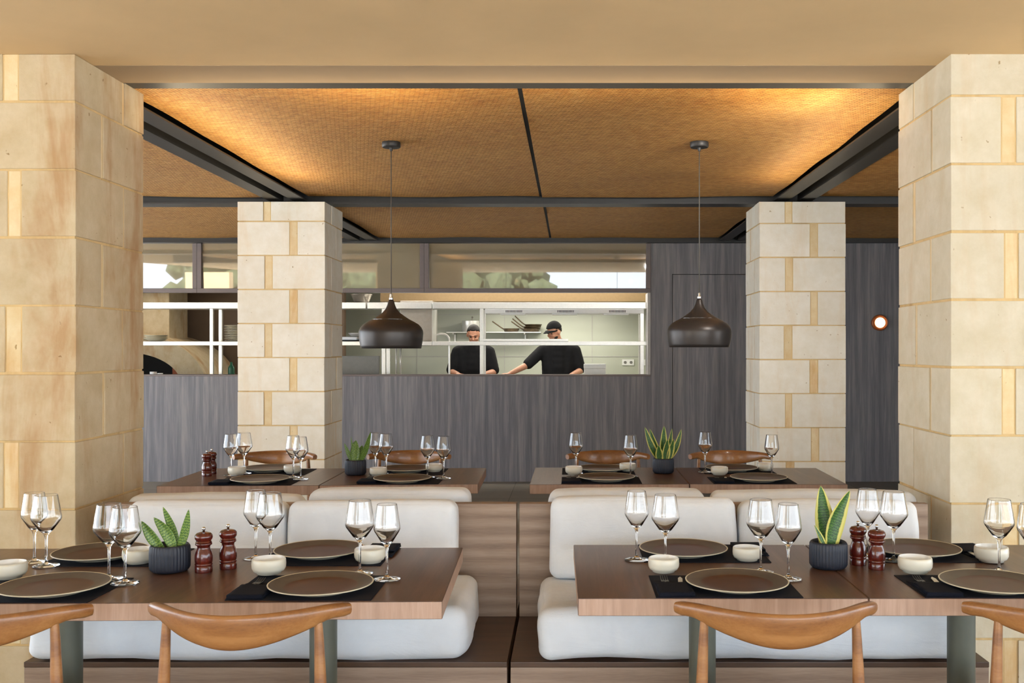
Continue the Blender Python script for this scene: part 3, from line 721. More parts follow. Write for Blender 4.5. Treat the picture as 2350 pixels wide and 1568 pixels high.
# napkins + cutlery (near places carry them at the left, far places at the right of the viewer)
def make_napkin():
    bm = bmnew(); n = 10
    for layer, (w, l, z, t) in enumerate(((.105, .185, .0, .0020), (.103, .170, .0024, .0018), (.101, .130, .0092, .0022))):
        g = []
        for k in (0, 1):
            rows = []
            for j in range(n + 1):
                row = []
                for i in range(n + 1):
                    u, v = i / n - .5, j / n
                    dz = .0008 * noise.noise(Vector((u * 6, v * 5, layer * 3.1))) if k else 0
                    row.append(bm.verts.new((u * w + .002 * noise.noise(Vector((v * 6, layer, 0))), v * l - .09, z + k * t + abs(dz))))
                rows.append(row)
            g.append(rows)
        for j in range(n):
            for i in range(n):
                bm.faces.new((g[1][j][i], g[1][j][i + 1], g[1][j + 1][i + 1], g[1][j + 1][i])); bm.faces.new((g[0][j][i], g[0][j + 1][i], g[0][j + 1][i + 1], g[0][j][i + 1]))
        for i in range(n):
            bm.faces.new((g[0][0][i], g[0][0][i + 1], g[1][0][i + 1], g[1][0][i])); bm.faces.new((g[0][n][i + 1], g[0][n][i], g[1][n][i], g[1][n][i + 1]))
            bm.faces.new((g[0][i + 1][0], g[0][i][0], g[1][i][0], g[1][i + 1][0])); bm.faces.new((g[0][i][n], g[0][i + 1][n], g[1][i + 1][n], g[1][i][n]))
    box(bm, -.0508, .0508, -.0915, -.0895, .0018, .0112, 0, .0008); box(bm, -.0512, -.0500, -.0895, .038, .0045, .0095); box(bm, .0500, .0512, -.0895, .038, .0045, .0095)
    bmesh.ops.recalc_face_normals(bm, faces=bm.faces[:])
    return tag(obj('napkin', bm, M['napkin'], None, True), '', 'napkin', 'folded navy napkins')
def make_fork():
    bm = bmnew()
    tube(bm, smoothpath([(0, -.10, .001), (0, -.03, .002), (0, .03, .004), (0, .045, .003)], 4), [.0036, .0034, .0030, .0026, .0024, .0022, .0020, .0020, .002, .002, .0022, .0024, .0028], 8)
    box(bm, -.0115, .0115, .045, .062, .0015, .0035, 0, .0008)
    for i in range(4):
        x = -.0100 + i * .00667; tube(bm, smoothpath([(x, .060, .0025), (x, .08, .002), (x, .105, .0075)], 4), .0013, 6)
    return tag(obj('fork', bm, M['pendant'], None, 40), '', 'fork', 'forks tucked in the napkins')
def make_knife():
    bm = bmnew(); box(bm, -.0045, .0045, -.10, .02, 0, .003, 0, .0012)
    pts = [(-.0065, .02), (-.0065, .10), (.0, .118), (.0070, .095), (.0070, .02)]
    lo = [bm.verts.new((x, y, .0008)) for x, y in pts]; up = [bm.verts.new((x, y, .0020)) for x, y in pts]
    bm.faces.new(up[::-1]); bm.faces.new(lo)
    for i in range(5): bm.faces.new((lo[i], lo[(i + 1) % 5], up[(i + 1) % 5], up[i]))
    bmesh.ops.recalc_face_normals(bm, faces=bm.faces[:])
    return tag(obj('knife', bm, M['inox'], None, 40), '', 'knife', 'knives tucked in the napkins')
na, fo, kn = make_napkin(), make_fork(), make_knife()
sets = [('B', -.921, 2.856, 0, 0), ('E', .302, 2.885, 0, .02), ('F', 1.07, 2.885, 0, -.03), ('G', .625, 3.44, PI, 0), ('I', 1.40, 3.42, PI, .1), ('D', -.66, 3.42, PI, 0),
        ('J', -1.84, 5.20, 0, 0), ('K', -1.075, 5.24, 0, 0), ('L', .005, 5.255, 0, 0), ('M', .812, 5.255, 0, 0)]
for i, (k, x, y, rz, dr) in enumerate(sets):
    d = seats[k][2]
    s = 1 if rz == 0 else -1
    items = ((na, (x, y, ZM), rz + dr, 'folded navy napkin, ' + d), (fo, (x - s * .018, y + s * .016, ZM + .0046), rz + dr - .02, 'fork with tines showing past its napkin, ' + d), (kn, (x + s * .022, y + s * .012, ZM + .0046), rz + dr - .12, 'knife blade showing past its napkin, ' + d))
    for src, loc, r_, lab in items:
        o = src if i == 0 else src.copy()
        if i: C.objects.link(o)
        o.location = loc; o.rotation_euler = (0, 0, r_); o['label'] = lab
# mills
def make_mill():
    r = empty('pepper_mill', (0, 0, 0), label='', cat='pepper mill', group='turned mahogany mills')
    body = [(0, 0), (.0265, 0), (.0270, .003), (.0270, .019), (.0255, .021), (.0270, .0235), (.0270, .027), (.0255, .029), (.0268, .031), (.0275, .040), (.0272, .052), (.0245, .064), (.0205, .073), (.0192, .079), (.0205, .084), (.0250, .0865), (.0262, .090), (.0248, .0925), (0, .0925)]
    head = [(0, .093), (.0240, .093), (.0250, .0945), (.0235, .097), (.0225, .099), (.0240, .102), (.0268, .106), (.0278, .1115), (.0265, .118), (.0215, .1235), (.0120, .1262), (0, .1265)]
    b = bmnew(); lathe(b, body, 40); obj('body', b, M['mill'], r, 50)
    b = bmnew(); lathe(b, head, 40); obj('head', b, M['mill'], r, 50)
    b = bmnew(); lathe(b, [(0, .126), (.0038, .126), (.0036, .132), (.0058, .135), (.0060, .139), (.0035, .1425), (0, .143)], 20); obj('knob', b, M['chrome'], r, True)
    return r
mi0 = make_mill()
mills = [(467.5, 1313, 'dark mahogany mill nearer the leafy pot, front left table'), (523.5, 1305, 'dark mahogany mill farther from the leafy pot, front left table'),
         (1969, 1296, 'left one of the paired mahogany mills on the front right tables'), (2012, 1306, 'right one of the paired mahogany mills on the front right tables'),
         (475, 1093, 'nearer mahogany mill on the rear far left table'), (486, 1088, 'farther mahogany mill on the rear far left table, half hidden')]
for i, (px, py, lab) in enumerate(mills):
    X, Y = onz(px, py)
    if i == 0: mi0.location = (X, Y, ZT + .0005); mi0['label'] = lab
    else: dup(mi0, (X, Y, ZT + .0005), random.uniform(0, 3), lab)
# potted plants
def pot(px, py, label, leaves, mat, sc=1.0, seed=0):
    X, Y = onz(px, py)
    r = empty('potted_snake_plant', (X, Y, ZT + .0008), label=label, cat='potted plant', group='snake plants in ribbed navy pots')
    w = lambda a, h: 1 + (.022 * (math.cos(a * 36)) if .006 < h < .082 else 0)
    b = bmnew(); lathe(b, [(0, .001), (.052 * sc, .001), (.058 * sc, .006), (.0605 * sc, .0125), (.061 * sc, .03), (.061 * sc, .06), (.060 * sc, .078), (.0575 * sc, .0840), (.0545 * sc, .0860), (.052 * sc, .0835), (.0515 * sc, .075), (.0515 * sc, .066), (0, .066)], 216, wob=w); obj('pot', b, M['potmat'], r, True)
    b = bmnew(); lathe(b, [(0, .074), (.03, .0745), (.0512 * sc, .071), (.0512 * sc, .0665), (0, .0665)], 30, wob=lambda a, h: 1); obj('soil', b, M['soil'], r, True)
    for i, (bx, by, tx, ty, tz, wd, az, bend) in enumerate(leaves):
        bm = bmnew(); uvl = bm.loops.layers.uv.new('UVMap'); n = 18; m = 6
        P0 = Vector((bx, by, .070)); P1 = Vector((tx, ty, tz)); d = (P1 - P0); L = d.length
        side = Vector((math.cos(az), math.sin(az), 0)); side = (side - d.normalized() * side.dot(d.normalized())).normalized(); nr = d.normalized().cross(side)
        top = []; bot = []
        for j in range(n + 1):
            v = j / n; c = P0 + d * v + (nr * bend[0] + side * bend[1]) * math.sin(PI * v * .5) * (1 - v) * 2
            wv = wd * (.50 + .5 * math.sin(PI * min(1, v * 1.25 + .12) * .62)) * (max(0, 1 - v ** 2.6)) ** .75
            wv = max(wv, .0008); rt = []; rb = []
            tw = (v - .5) * .25
            for q in range(m + 1):
                u = q / m * 2 - 1
                s2 = side * math.cos(tw) + nr * math.sin(tw)
                p = c + s2 * (u * wv / 2) + nr * (-(u * u - .4) * wv * .22)
                th = .0012 * (1 - u * u * .8) + .0003
                rt.append((bm.verts.new(p + nr * th), (u + 1) / 2, v)); rb.append((bm.verts.new(p - nr * th), (u + 1) / 2, v))
            top.append(rt); bot.append(rb)
        def quad(a):
            f = bm.faces.new([x[0] for x in a])
            for lp, x in zip(f.loops, a): lp[uvl].uv = (x[1], x[2] * L / .14)
        for j in range(n):
            for q in range(m):
                quad((top[j][q], top[j][q + 1], top[j + 1][q + 1], top[j + 1][q])); quad((bot[j][q], bot[j + 1][q], bot[j + 1][q + 1], bot[j][q + 1]))
            quad((top[j][0], top[j + 1][0], bot[j + 1][0], bot[j][0])); quad((top[j][m], bot[j][m], bot[j + 1][m], top[j + 1][m]))
        bmesh.ops.recalc_face_normals(bm, faces=bm.faces[:])
        obj('leaf', bm, mat, r, True)
    return r
Z0 = (0, 0)
pot(390, 1311, 'dark ribbed pot with four plain green leaves on the front left table',
    [(-.020, -.012, -.082, -.02, .162, .038, .15, (.0, -.004)), (.018, -.014, -.047, -.01, .172, .040, .1, (.0, .012)), (.022, .012, -.030, .02, .200, .034, -.2, (.0, .008)), (.030, 0, .060, .0, .196, .030, .35, (0, .006))], M['leaf_green'], 1.0)
pot(1901, 1303, 'dark ribbed pot with three broad yellow-edged leaves on the front right tables',
    [(-.004, .014, -.020, .02, .262, .066, -.15, (0, .002)), (.004, -.014, .066, -.01, .250, .064, .15, (.0, -.016)), (-.016, -.022, -.053, -.03, .142, .022, .5, (0, 0))], M['leaf_yellow'], .98)
pot(816, 1090, 'ribbed pot with a low pale green plant on the rear table left of aisle',
    [(.026, -.01, .096, -.05, .246, .034, .2, (0, .008)), (-.020, 0, -.064, 0, .178, .026, .2, (0, 0)), (.0, -.012, .004, -.01, .195, .058, 0, (0, 0)), (.012, .01, .035, .01, .165, .05, .3, (0, 0)), (-.012, .012, -.028, .01, .215, .012, 0, (0, 0)), (-.01, .015, -.012, .02, .185, .05, -.3, (0, 0)), (.03, -.01, .05, -.02, .15, .032, .2, (0, 0))], M['leaf_green'], .96)
pot(1522, 1086, 'ribbed pot with a tall crown of yellow-edged leaves on a rear table',
    [(-.014, .004, -.105, .0, .262, .046, .25, (0, -.018)), (-.006, .014, -.075, .02, .250, .044, -.1, (0, -.01)), (.0, .010, .006, .01, .268, .050, 0, (0, 0)), (.014, .012, .052, .02, .252, .034, .1, (0, .008)), (.020, 0, .104, .0, .250, .040, -.2, (0, .022)), (-.022, -.022, -.030, -.03, .160, .050, 0, (0, 0)), (.010, -.018, .022, -.025, .192, .052, .1, (0, 0)), (.028, -.012, .058, -.02, .196, .044, .2, (0, 0))], M['leaf_yellow'], .98)
# ================================================================ KITCHEN
def thing(name, label, cat, bm, m, group=None, smooth=False, parent=None):
    o = obj(name, bm, m, parent, smooth); tag(o, label, cat, group); return o
# pass counter behind the low wall
b = bmnew(); box(b, -7.15, .84, YW + TH + .032, 11.50, 1.08, 1.12, 0, .004); box(b, -7.1, .8, YW + TH + .05, 11.45, 0, 1.08); thing('pass_counter', 'stainless pass counter just behind the low grey wall', 'counter', b, M['inox'])
b = bmnew(); box(b, -2.9, 1.1, 12.55, 13.2, .86, .90, 0, .004); box(b, -2.85, 1.05, 12.6, 13.15, .0, .86); thing('work_counter', 'stainless work counter behind the two cooks', 'counter', b, M['inox'])
# shelf racks
def rack(x0, x1, posts, label, mid=True, mx0=None, mx1=None):
    r = empty('steel_rack', ((x0 + x1) / 2, 11.15, 1.12), label=label, cat='shelf rack', group='stainless racks over the pass'); cx = (x0 + x1) / 2
    b = bmnew(); box(b, x0 - cx, x1 - cx, -.16, .17, .795, .865, 0, .003); obj('top_shelf', b, M['inox'], r)
    b = bmnew(); box(b, (mx0 or x0) - cx, (mx1 or x1) - cx, -.16, .17, .382, .427, 0, .003); obj('middle_shelf', b, M['inox'], r)
    for (px, w) in posts:
        for yy in (-.155, .125):
            b = bmnew(); box(b, px - cx, px - cx + w, yy, yy + .035, .001, .7945, 0, .002); 
            # leave the shelf passing through: posts stand in two lengths
            obj('post', b, M['inox'], r)
    return r
rack(-7.0, -2.30, [(-4.05, .037), (-6.2, .037)], 'stainless two-tier rack at the left, carrying the plate stacks')
rack(-2.28, -1.56, [(-2.12, .04)], 'stainless rack section behind the left pendant lamp')
rack(-1.55, .862, [(-1.02, .040), (.78, .04)], 'long stainless two-tier rack in front of the two cooks')
# side panel between rack sections
b = bmnew(); box(b, -1.558, -1.553, 11.0, 11.32, 1.50, 1.914); thing('steel_side_panel', 'bright steel side panel right of the left pendant lamp', 'panel', b, M['inox'])
b = bmnew(); box(b, -1.98, -1.60, 11.36, 11.75, 1.50, 2.02, 0, .006); thing('steel_cabinet', 'grey steel wall cabinet partly hidden by the left pendant lamp', 'cabinet', b, M['inox_dark'])
# heat lamp bar
r = empty('heat_lamp_bar', (-.08, 11.112, 1.86), label='white heat lamp bar with vent slots under the right rack', cat='heat lamp')
b = bmnew(); box(b, -.88, .90, -.13, .10, 0, .052, 0, .004); obj('housing', b, M['white'], r)
for cxx in (-.56, .02, .60):
    b = bmnew()
    for k in range(12): box(b, cxx - .09 + k * .016, cxx - .083 + k * .016, -.1325, -.1305, .012, .036)
    obj('vent_slots', b, M['steel_black'], r)
    b = bmnew(); box(b, cxx - .15, cxx + .13, -.12, .05, -.014, -.0005, 0, .003); obj('lamp_tray', b, M['white'], r)
# tray on middle shelf (right)
b = bmnew(); box(b, -1.02, -.03, 10.985, 11.25, 1.549, 1.552); box(b, -1.02, -.03, 10.985, 10.99, 1.552, 1.575); box(b, -1.02, -.03, 11.245, 11.25, 1.552, 1.575); thing('steel_tray', 'long shallow steel tray on the middle shelf before the cooks', 'tray', b, M['inox'])
# hood
b = bmnew(); box(b, -2.45, 1.05, 12.6, 13.95, 2.07, 2.32, 0, .005); box(b, -1.6, .4, 12.9, 13.95, 2.32, 2.79)
thing('extractor_hood', 'long stainless extractor hood above the rear counter', 'hood', b, M['hood'])
b = bmnew(); box(b, -7.0, -3.02, 12.2, 13.15, 2.30, 2.5); thing('ceiling_duct', 'dark duct above the pizza oven', 'duct', b, M['inox_dark'])
# wall shelf
r = empty('wall_shelf', (-1.08, 13.85, 1.69), label='thin steel wall shelf holding the pans behind the cooks', cat='shelf')
b = bmnew(); box(b, -.66, .66, -.15, .148, 0, .012, 0, .002); obj('board', b, M['inox'], r)
for xx in (-.58, .42):
    b = bmnew(); box(b, xx, xx + .02, -.12, .148, -.02, -.0005); box(b, xx, xx + .02, .12, .148, -.16, -.0205); obj('bracket', b, M['inox'], r)
ZS = 1.7025
def vessel(x, y, z, r0, h, label, name='stock_pot', m='inox', handle=True):
    r = empty(name, (x, y, z), label=label, cat='pot')
    b = bmnew(); lathe(b, [(0, 0), (r0 * .96, 0), (r0, .008), (r0, h), (r0 + .004, h + .002), (r0 - .004, h), (r0 - .005, .01), (0, .008)], 36); obj('body', b, M[m], r, 40)
    for s_ in (-1, 1):
        b = bmnew(); tube(b, smoothpath([(s_ * (r0 - .001), -.03, h * .75), (s_ * (r0 + .025), -.02, h * .75), (s_ * (r0 + .025), .02, h * .75), (s_ * (r0 - .001), .03, h * .75)], 5), .004, 8); obj('handle', b, M[m], r, True)
vessel(-1.41, 13.82, ZS, .12, .155, 'steel stock pot at the left end of the wall shelf')
b = bmnew(); tube(b, [(-.02, 0, 0), (.01, .0, .19)], .007, 8); lathe(b, [(0, .18), (.012, .185), (.014, .2), (0, .21)], 12, .01, 0); o = thing('ladle', 'ladle handle standing up in the stock pot', 'ladle', b, M['inox_dark']); o.location = (-1.40, 13.82, ZS + .012)
def pan(x, y, z, r0, h, ang, up, label):
    r = empty('frying_pan', (x, y, z), label=label, cat='frying pan', group='dark frying pans on the wall shelf')
    b = bmnew(); lathe(b, [(0, 0), (r0 * .72, 0), (r0 * .80, .004), (r0, h), (r0 - .004, h), (r0 * .77, .007), (0, .005)], 32); obj('body', b, M['pan'], r, 40)
    b = bmnew(); dx, dy = math.cos(ang), math.sin(ang); tube(b, smoothpath([(dx * r0 * .93, dy * r0 * .93, h * .8), (dx * (r0 + .05), dy * (r0 + .05), h + .03), (dx * (r0 + .15), dy * (r0 + .15), h + up)], 5), .009, 8); obj('handle', b, M['pan'], r, True)
pan(-.84, 13.83, ZS, .118, .05, PI + .12, .10, 'single dark frying pan next to the pan stack, cook side shelf')
for k in range(3):
    pan(-.56 + k * .015, 13.83, ZS + k * .030, .132 - k * .004, .048, PI + .2 - .25 * k, .10 + .01 * k, ['bottom', 'middle', 'topmost'][k] + ' dark frying pan in the stack beside the capped cook')
# big shallow bowl on top shelf left of left lamp
r = empty('steel_colander', (-2.40 + .02, 11.15, 1.9855), label='steel mixing bowl on the top shelf above the left lamp', cat='bowl')
b = bmnew(); lathe(b, [(0, 0), (.075, 0), (.088, .02), (.115, .095), (.122, .098), (.118, .092), (.085, .022), (0, .006)], 40); obj('body', b, M['inox_dark'], r, True)
# plates stack on left rack
for k in range(10):
    b = bmnew(); lathe(b, [(0, 0), (.08, 0), (.10, .004), (.145, .013), (.15, .0155), (.143, .0155), (.10, .008), (0, .005)], 36)
    o = thing('stacked_plate', 'cream plate in the stack on the left rack, left of the rear pillar', 'plate', b, M['plate_lip'], 'cream plates stacked on the left rack', True); o.location = (-3.79, 11.16, 1.5475 + k * .0185)
for k in range(3):
    b = bmnew(); lathe(b, [(0, 0), (.06, 0), (.08, .008), (.13, .034), (.134, .036), (.128, .034), (.08, .013), (0, .006)], 36)
    o = thing('stacked_bowl', 'wide shallow bowl in the low stack above the oven mouth', 'bowl', b, M['plate_lip'], 'shallow bowls stacked on the left rack', True); o.location = (-4.72, 11.16, 1.5475 + k * .018)
# cups on pass
for (px, rr, hh, lab) in ((351, .036, .085, 'larger white cup on the pass before the oven mouth'), (367, .028, .07, 'smaller white cup beside the larger one on the pass')):
    r = empty('cup', ((px - XV) * 11.05 / F, 11.06, 1.1205), label=lab, cat='cup')
    b = bmnew(); lathe(b, [(0, 0), (rr * .7, 0), (rr, .02), (rr * 1.04, hh), (rr * .97, hh), (rr * .9, .02), (0, .006)], 28); obj('body', b, M['ceramic_w'], r, True)
    b = bmnew(); tube(b, smoothpath([(rr, 0, hh * .75), (rr + .022, 0, hh * .65), (rr + .02, 0, hh * .35), (rr * .95, 0, hh * .28)], 5), .004, 8); obj('handle', b, M['ceramic_w'], r, True)
b = bmnew(); lathe(b, [(0, 0), (.035, 0), (.037, .005), (.037, .12), (.03, .14), (.014, .16), (.014, .19), (0, .19)], 24); o = thing('green_bottle', 'green bottle on the pass between the rack posts, left', 'bottle', b, M['green'], None, True); o.location = (-4.02 + .09, 11.35, 1.1205)
# grey till screen
r = empty('monitor', (-2.42, 11.30, 1.1205), label='back of a grey till screen on the pass, left of the lamp', cat='monitor')
b = bmnew(); box(b, -.26, .215, -.02, .02, .045, .262, 0, .006); obj('screen_back', b, M['greybox'], r)
b = bmnew(); box(b, -.09, .05, -.05, .09, 0, .012, 0, .003); box(b, -.04, 0, .0, .03, .012, .0445); obj('stand', b, M['greybox'], r)
# black tray with towel
b = bmnew(); box(b, -2.95, -2.36, 11.02, 11.28, 1.5475, 1.556); box(b, -2.95, -2.36, 11.275, 11.28, 1.556, 1.605); box(b, -2.95, -2.945, 11.02, 11.275, 1.556, 1.605); thing('black_tray', 'black tray on the middle shelf left of the left lamp', 'tray', b, M['black'])
b = cushion(.22, .18, .036, .017, .002, 21, .001, 6); o = thing('folded_towel', 'pale folded towel lying in the black tray', 'towel', b, M['fabric'], None, True); o.location = (-2.52, 11.13, 1.5800)
b = bmnew(); lathe(b, [(0, 0), (.075, 0), (.10, .035), (.106, .037), (.10, .033), (.073, .006), (0, .004)], 30); o = thing('steel_dish', 'steel dish stored above the black tray, beside the lamp', 'dish', b, M['inox'], None, True); o.location = (-2.44, 11.215, 1.6065)
# paper towel box
r = empty('paper_dispenser', (.278, 11.38, 1.1205), label='white lidded box on the pass right of the capped cook', cat='box')
b = bmnew(); box(b, -.125, .125, -.08, .08, 0, .115, 0, .006); obj('body', b, M['white'], r)
b = bmnew(); box(b, -.128, .128, -.083, .083, .1155, .168, 0, .008); obj('lid', b, M['white'], r)
# tap
b = bmnew(); tube(b, smoothpath([(0, 0, 0), (0, 0, .40), (-.01, 0, .475), (-.05, 0, .51), (-.11, 0, .515), (-.16, 0, .50)], 6), .012, 12); o = thing('spray_tap', 'tall curved chrome pipe tap left of the bareheaded cook', 'tap', b, M['inox'], None, True); o.location = (-1.415, 11.42, 1.1205)
# cable post by lamp
for (xx, lab) in ((-2.035, 'left thin steel pole under the left lamp'), (-1.985, 'right thin steel pole under the left lamp')):
    b = bmnew(); tube(b, [(xx, 11.42, 1.1205), (xx, 11.42, 1.499)], .011, 10); thing('steel_pole', lab, 'pole', b, M['inox'], None, True)
# sockets
for (px, lab) in ((1441.5, 'double wall socket plate low on the kitchen wall'), (1474, 'single socket plate behind the rack post at right')):
    w = .085 if px < 1460 else .045
    p = atY(px, 832, 13.99); r = empty('wall_socket', (p.x, 13.999, p.z), label=lab, cat='socket')
    b = bmnew(); box(b, -w, w, -.012, 0, -.042, .042, 0, .003); obj('plate', b, M['white'], r)
    for s_ in ((-1, 1) if w > .06 else (0,)):
        b = bmnew(); lathe(b, [(0, 0), (.020, 0), (.021, .002), (0, .002)], 20); o = obj('outlet', b, M['greybox'], r); o.rotation_euler = (PI / 2, 0, 0); o.location = (s_ * .042, -.0125, 0)
# wall tile joints
b = bmnew()
for zz in (1.35, 1.95): box(b, -3.0, 1.19, 13.994, 13.9995, zz, zz + .008)
for xx in (-2.2, -.95, .3): box(b, xx, xx + .006, 13.994, 13.9995, .9, 2.05)
struct('trim_4', b, M['jamb'])
# pizza oven
r = empty('pizza_oven', (-5.45, 12.35, 0), label='domed stone pizza oven with a black arched mouth, far left of the kitchen', cat='oven')
b = bmnew(); N = 28; x0 = 0
def arch(rx, rz, zc, y, n=N, p=2.0): return [Vector((rx * math.cos(PI * k / n), y, zc + rz * math.sin(PI * k / n))) for k in range(n + 1)]
zc = 1.02
oo, ii = arch(.98, .64, zc, -.35), arch(.68, .40, zc, -.35); ob = arch(.98, .64, zc, .75); ib = arch(.68, .40, zc, -.02)
V = lambda L: [b.verts.new(p) for p in L]
o1, i1, o2, i2 = V(oo), V(ii), V(ob), V(ib)
for k in range(N):
    b.faces.new((i1[k], o1[k], o1[k + 1], i1[k + 1])); b.faces.new((o1[k], o2[k], o2[k + 1], o1[k + 1])); b.faces.new((i2[k], i1[k], i1[k + 1], i2[k + 1]))
b.faces.new(o2)
bmesh.ops.recalc_face_normals(b, faces=b.faces[:])
obj('dome', b, M['stone_warm'], r, 30)
b = bmnew(); box(b, -1.05, 1.05, -.42, .75, 0, 1.0, 0, .01); obj('plinth', b, M['stone_warm'], r)
b = bmnew(); box(b, -.70, .70, -.02, 0.0, 1.001, 1.45); obj('mouth', b, M['oven_in'], r)  # flat black plate across the oven mouth
b = bmnew(); box(b, .55, .66, -.30, -.03, 1.001, 1.26, 0, .01); obj('door_jamb', b, M['terracotta'], r)
b = bmnew(); box(b, -.55, .39, .0, .60, 1.55, 2.29, 0, .01); obj('chimney', b, M['stone_warm'], r)
# ================================================================ COOKS
def ball(bm, c, r, u=10, v=8):
    r = r if isinstance(r, tuple) else (r, r, r); c = Vector(c); rows = []
    for j in range(v + 1):
        ph = PI * j / v
        if j in (0, v): rows.append([bm.verts.new((c.x, c.y, c.z + r[2] * math.cos(ph)))]); continue
        rows.append([bm.verts.new((c.x + r[0] * math.sin(ph) * math.cos(2 * PI * k / u), c.y + r[1] * math.sin(ph) * math.sin(2 * PI * k / u), c.z + r[2] * math.cos(ph))) for k in range(u)])
    for j in range(v):
        a, d = rows[j], rows[j + 1]
        for k in range(u):
            k2 = (k + 1) % u
            if len(a) == 1: bm.faces.new((a[0], d[k], d[k2]))
            elif len(d) == 1: bm.faces.new((a[k2], a[k], d[0]))
            else: bm.faces.new((a[k2], a[k], d[k], d[k2]))
def limb(bm, pts, rads, k=12):
    """chain of overlapping spheres and cones; fused later by voxel remesh"""
    pts = [Vector(p) for p in pts]
    for i in range(len(pts) - 1):
        a, c = pts[i], pts[i + 1]; n = max(2, int((c - a).length / (min(rads[i], rads[i + 1]) * .5)))
        for j in range(n + 1):
            t = j / n; ball(bm, a.lerp(c, t), rads[i] + (rads[i + 1] - rads[i]) * t, 10, 8)
def fuse(o, voxel, sm=4):
    m = o.modifiers.new('remesh', 'REMESH'); m.mode = 'VOXEL'; m.voxel_size = voxel; m.use_smooth_shade = True
    s = o.modifiers.new('smooth', 'SMOOTH'); s.factor = .5; s.iterations = sm
def hand(bm, wrist, direction, palm_n, s=1.0):
    d = Vector(direction).normalized(); n = Vector(palm_n).normalized(); sd = d.cross(n).normalized(); w = Vector(wrist)
    for k in range(5):
        for q in (-.024, -.008, .008, .024): ball(bm, w + d * (.015 + k * .018) + sd * q, .0145, 8, 6)
    for q, L in ((-.031, .062), (-.0105, .078), (.0105, .074), (.031, .058)):
        b0 = w + d * .092 + sd * q; b1 = b0 + d * L * .5 - n * .004 + sd * q * .15; b2 = b0 + d * L * .92 - n * .022 + sd * q * .2
        limb(bm, [b0, b1, b2], [.0098, .0088, .0074])
    t0 = w + d * .03 - sd * .03; limb(bm, [t0, t0 + d * .03 - sd * .026, t0 + d * .062 - sd * .032 - n * .008], [.013, .011, .009])
def cook(name_label, X, Y, zsh, head_c, yaw, pitch, arms, cap, seed):
    r = empty('person', (X, Y, 0), label=name_label, cat='person')
    hc = Vector(head_c) - Vector((X, Y, 0))
    Rm = Matrix.Translation(hc) @ Matrix.Rotation(yaw, 4, 'Z') @ Matrix.Rotation(pitch, 4, 'X')   # faces -Y at yaw 0
    bm = bmnew()
    def hb(c, rr): # head-local ball
        m = Rm @ Matrix.Translation(Vector(c)) @ Matrix.Diagonal((*rr, 1)); bmesh.ops.create_uvsphere(bm, u_segments=20, v_segments=14, radius=1, matrix=m)
    hb((0, .012, .025), (.076, .094, .090)); hb((0, -.012, -.030), (.062, .075, .075)); hb((0, -.040, -.075), (.036, .040, .034))
    hb((0, -.088, -.012), (.012, .016, .020)); hb((0, -.098, -.022), (.015, .014, .011)); hb((0, -.080, -.055), (.024, .012, .008)); hb((0, -.078, .022), (.05, .014, .010))
    for s_ in (-1, 1): hb((s_ * .078, .008, -.008), (.010, .018, .030)); hb((s_ * .032, -.066, -.026), (.022, .02, .020))
    nk = Rm @ Vector((0, .02, -.07)); limb(bm, [nk, (0, .02, zsh + .02)], [.058, .064])
    # torso, pelvis and legs
    limb(bm, [(0, .02, zsh - .03), (0, .03, zsh - .25), (0, .03, zsh - .42), (0, .03, .92)], [.115, .125, .12, .13])
    for s_ in (-1, 1):
        limb(bm, [(s_ * .16, .02, zsh - .03), (s_ * .08, .03, zsh - .3)], [.07, .11])
        limb(bm, [(s_ * .09, .03, .90), (s_ * .105, .02, .50), (s_ * .11, .05, .09)], [.095, .062, .042]); limb(bm, [(s_ * .11, .06, .05), (s_ * .12, -.12, .04)], [.045, .036])
        sh, el, wr, hd = arms[s_]
        limb(bm, [sh, el, wr], [.056, .043, .029]); d = Vector(hd); 
        hand(bm, Vector(wr), d, (0, 0, 1) if abs(d.normalized().z) < .8 else (0, -1, 0))
    o = obj('body', bm, M['skin'], r); fuse(o, .0075, 3)
    # shirt
    bm = bmnew(); limb(bm, [(0, .02, zsh - .02), (0, .03, zsh - .25), (0, .03, zsh - .45), (0, .03, zsh - .60)], [.130, .146, .140, .15])
    limb(bm, [(0, .025, zsh + .018), (0, .02, zsh - .03)], [.078, .10])
    for s_ in (-1, 1):
        sh, el, wr, hd = arms[s_]
        limb(bm, [(s_ * .02, .02, zsh + .012), Vector(sh) + Vector((-s_ * .01, 0, .006))], [.082, .074]); limb(bm, [(s_ * .12, .02, zsh - .06), (s_ * .085, .03, zsh - .32), (s_ * .08, .03, zsh - .58)], [.10, .125, .12])
        e2 = Vector(sh).lerp(Vector(el), .90); limb(bm, [sh, Vector(sh).lerp(Vector(el), .5), e2], [.074, .072, .068])
    o = obj('shirt', bm, M['black'], r); fuse(o, .012, 5)
    bm = bmnew(); limb(bm, [(0, .03, .93), (0, .03, .86)], [.15, .14])
    for s_ in (-1, 1): limb(bm, [(s_ * .09, .03, .90), (s_ * .105, .02, .50), (s_ * .11, .05, .12)], [.112, .080, .062])
    o = obj('trousers', bm, M['trouser'], r); fuse(o, .014, 4)
    # hair
    bm = bmnew()
    def cap_shell(bm, rx, ry, rz, c, zcut, slope):
        m = Rm @ Matrix.Translation(Vector(c)); bmesh.ops.create_uvsphere(bm, u_segments=28, v_segments=20, radius=1, matrix=Matrix.Diagonal((rx, ry, rz, 1)))
        geom = [v for v in bm.verts if v.co.z < zcut + slope * v.co.y]
        bmesh.ops.delete(bm, geom=geom, context='VERTS'); bmesh.ops.transform(bm, matrix=m, verts=bm.verts)
    cap_shell(bm, .083, .101, .098, (0, .014, .026), -.01, -.75 if not cap else -.6)
    ho = obj('hair', bm, M['hair'], r, True); s2 = ho.modifiers.new('solid', 'SOLIDIFY'); s2.thickness = .008
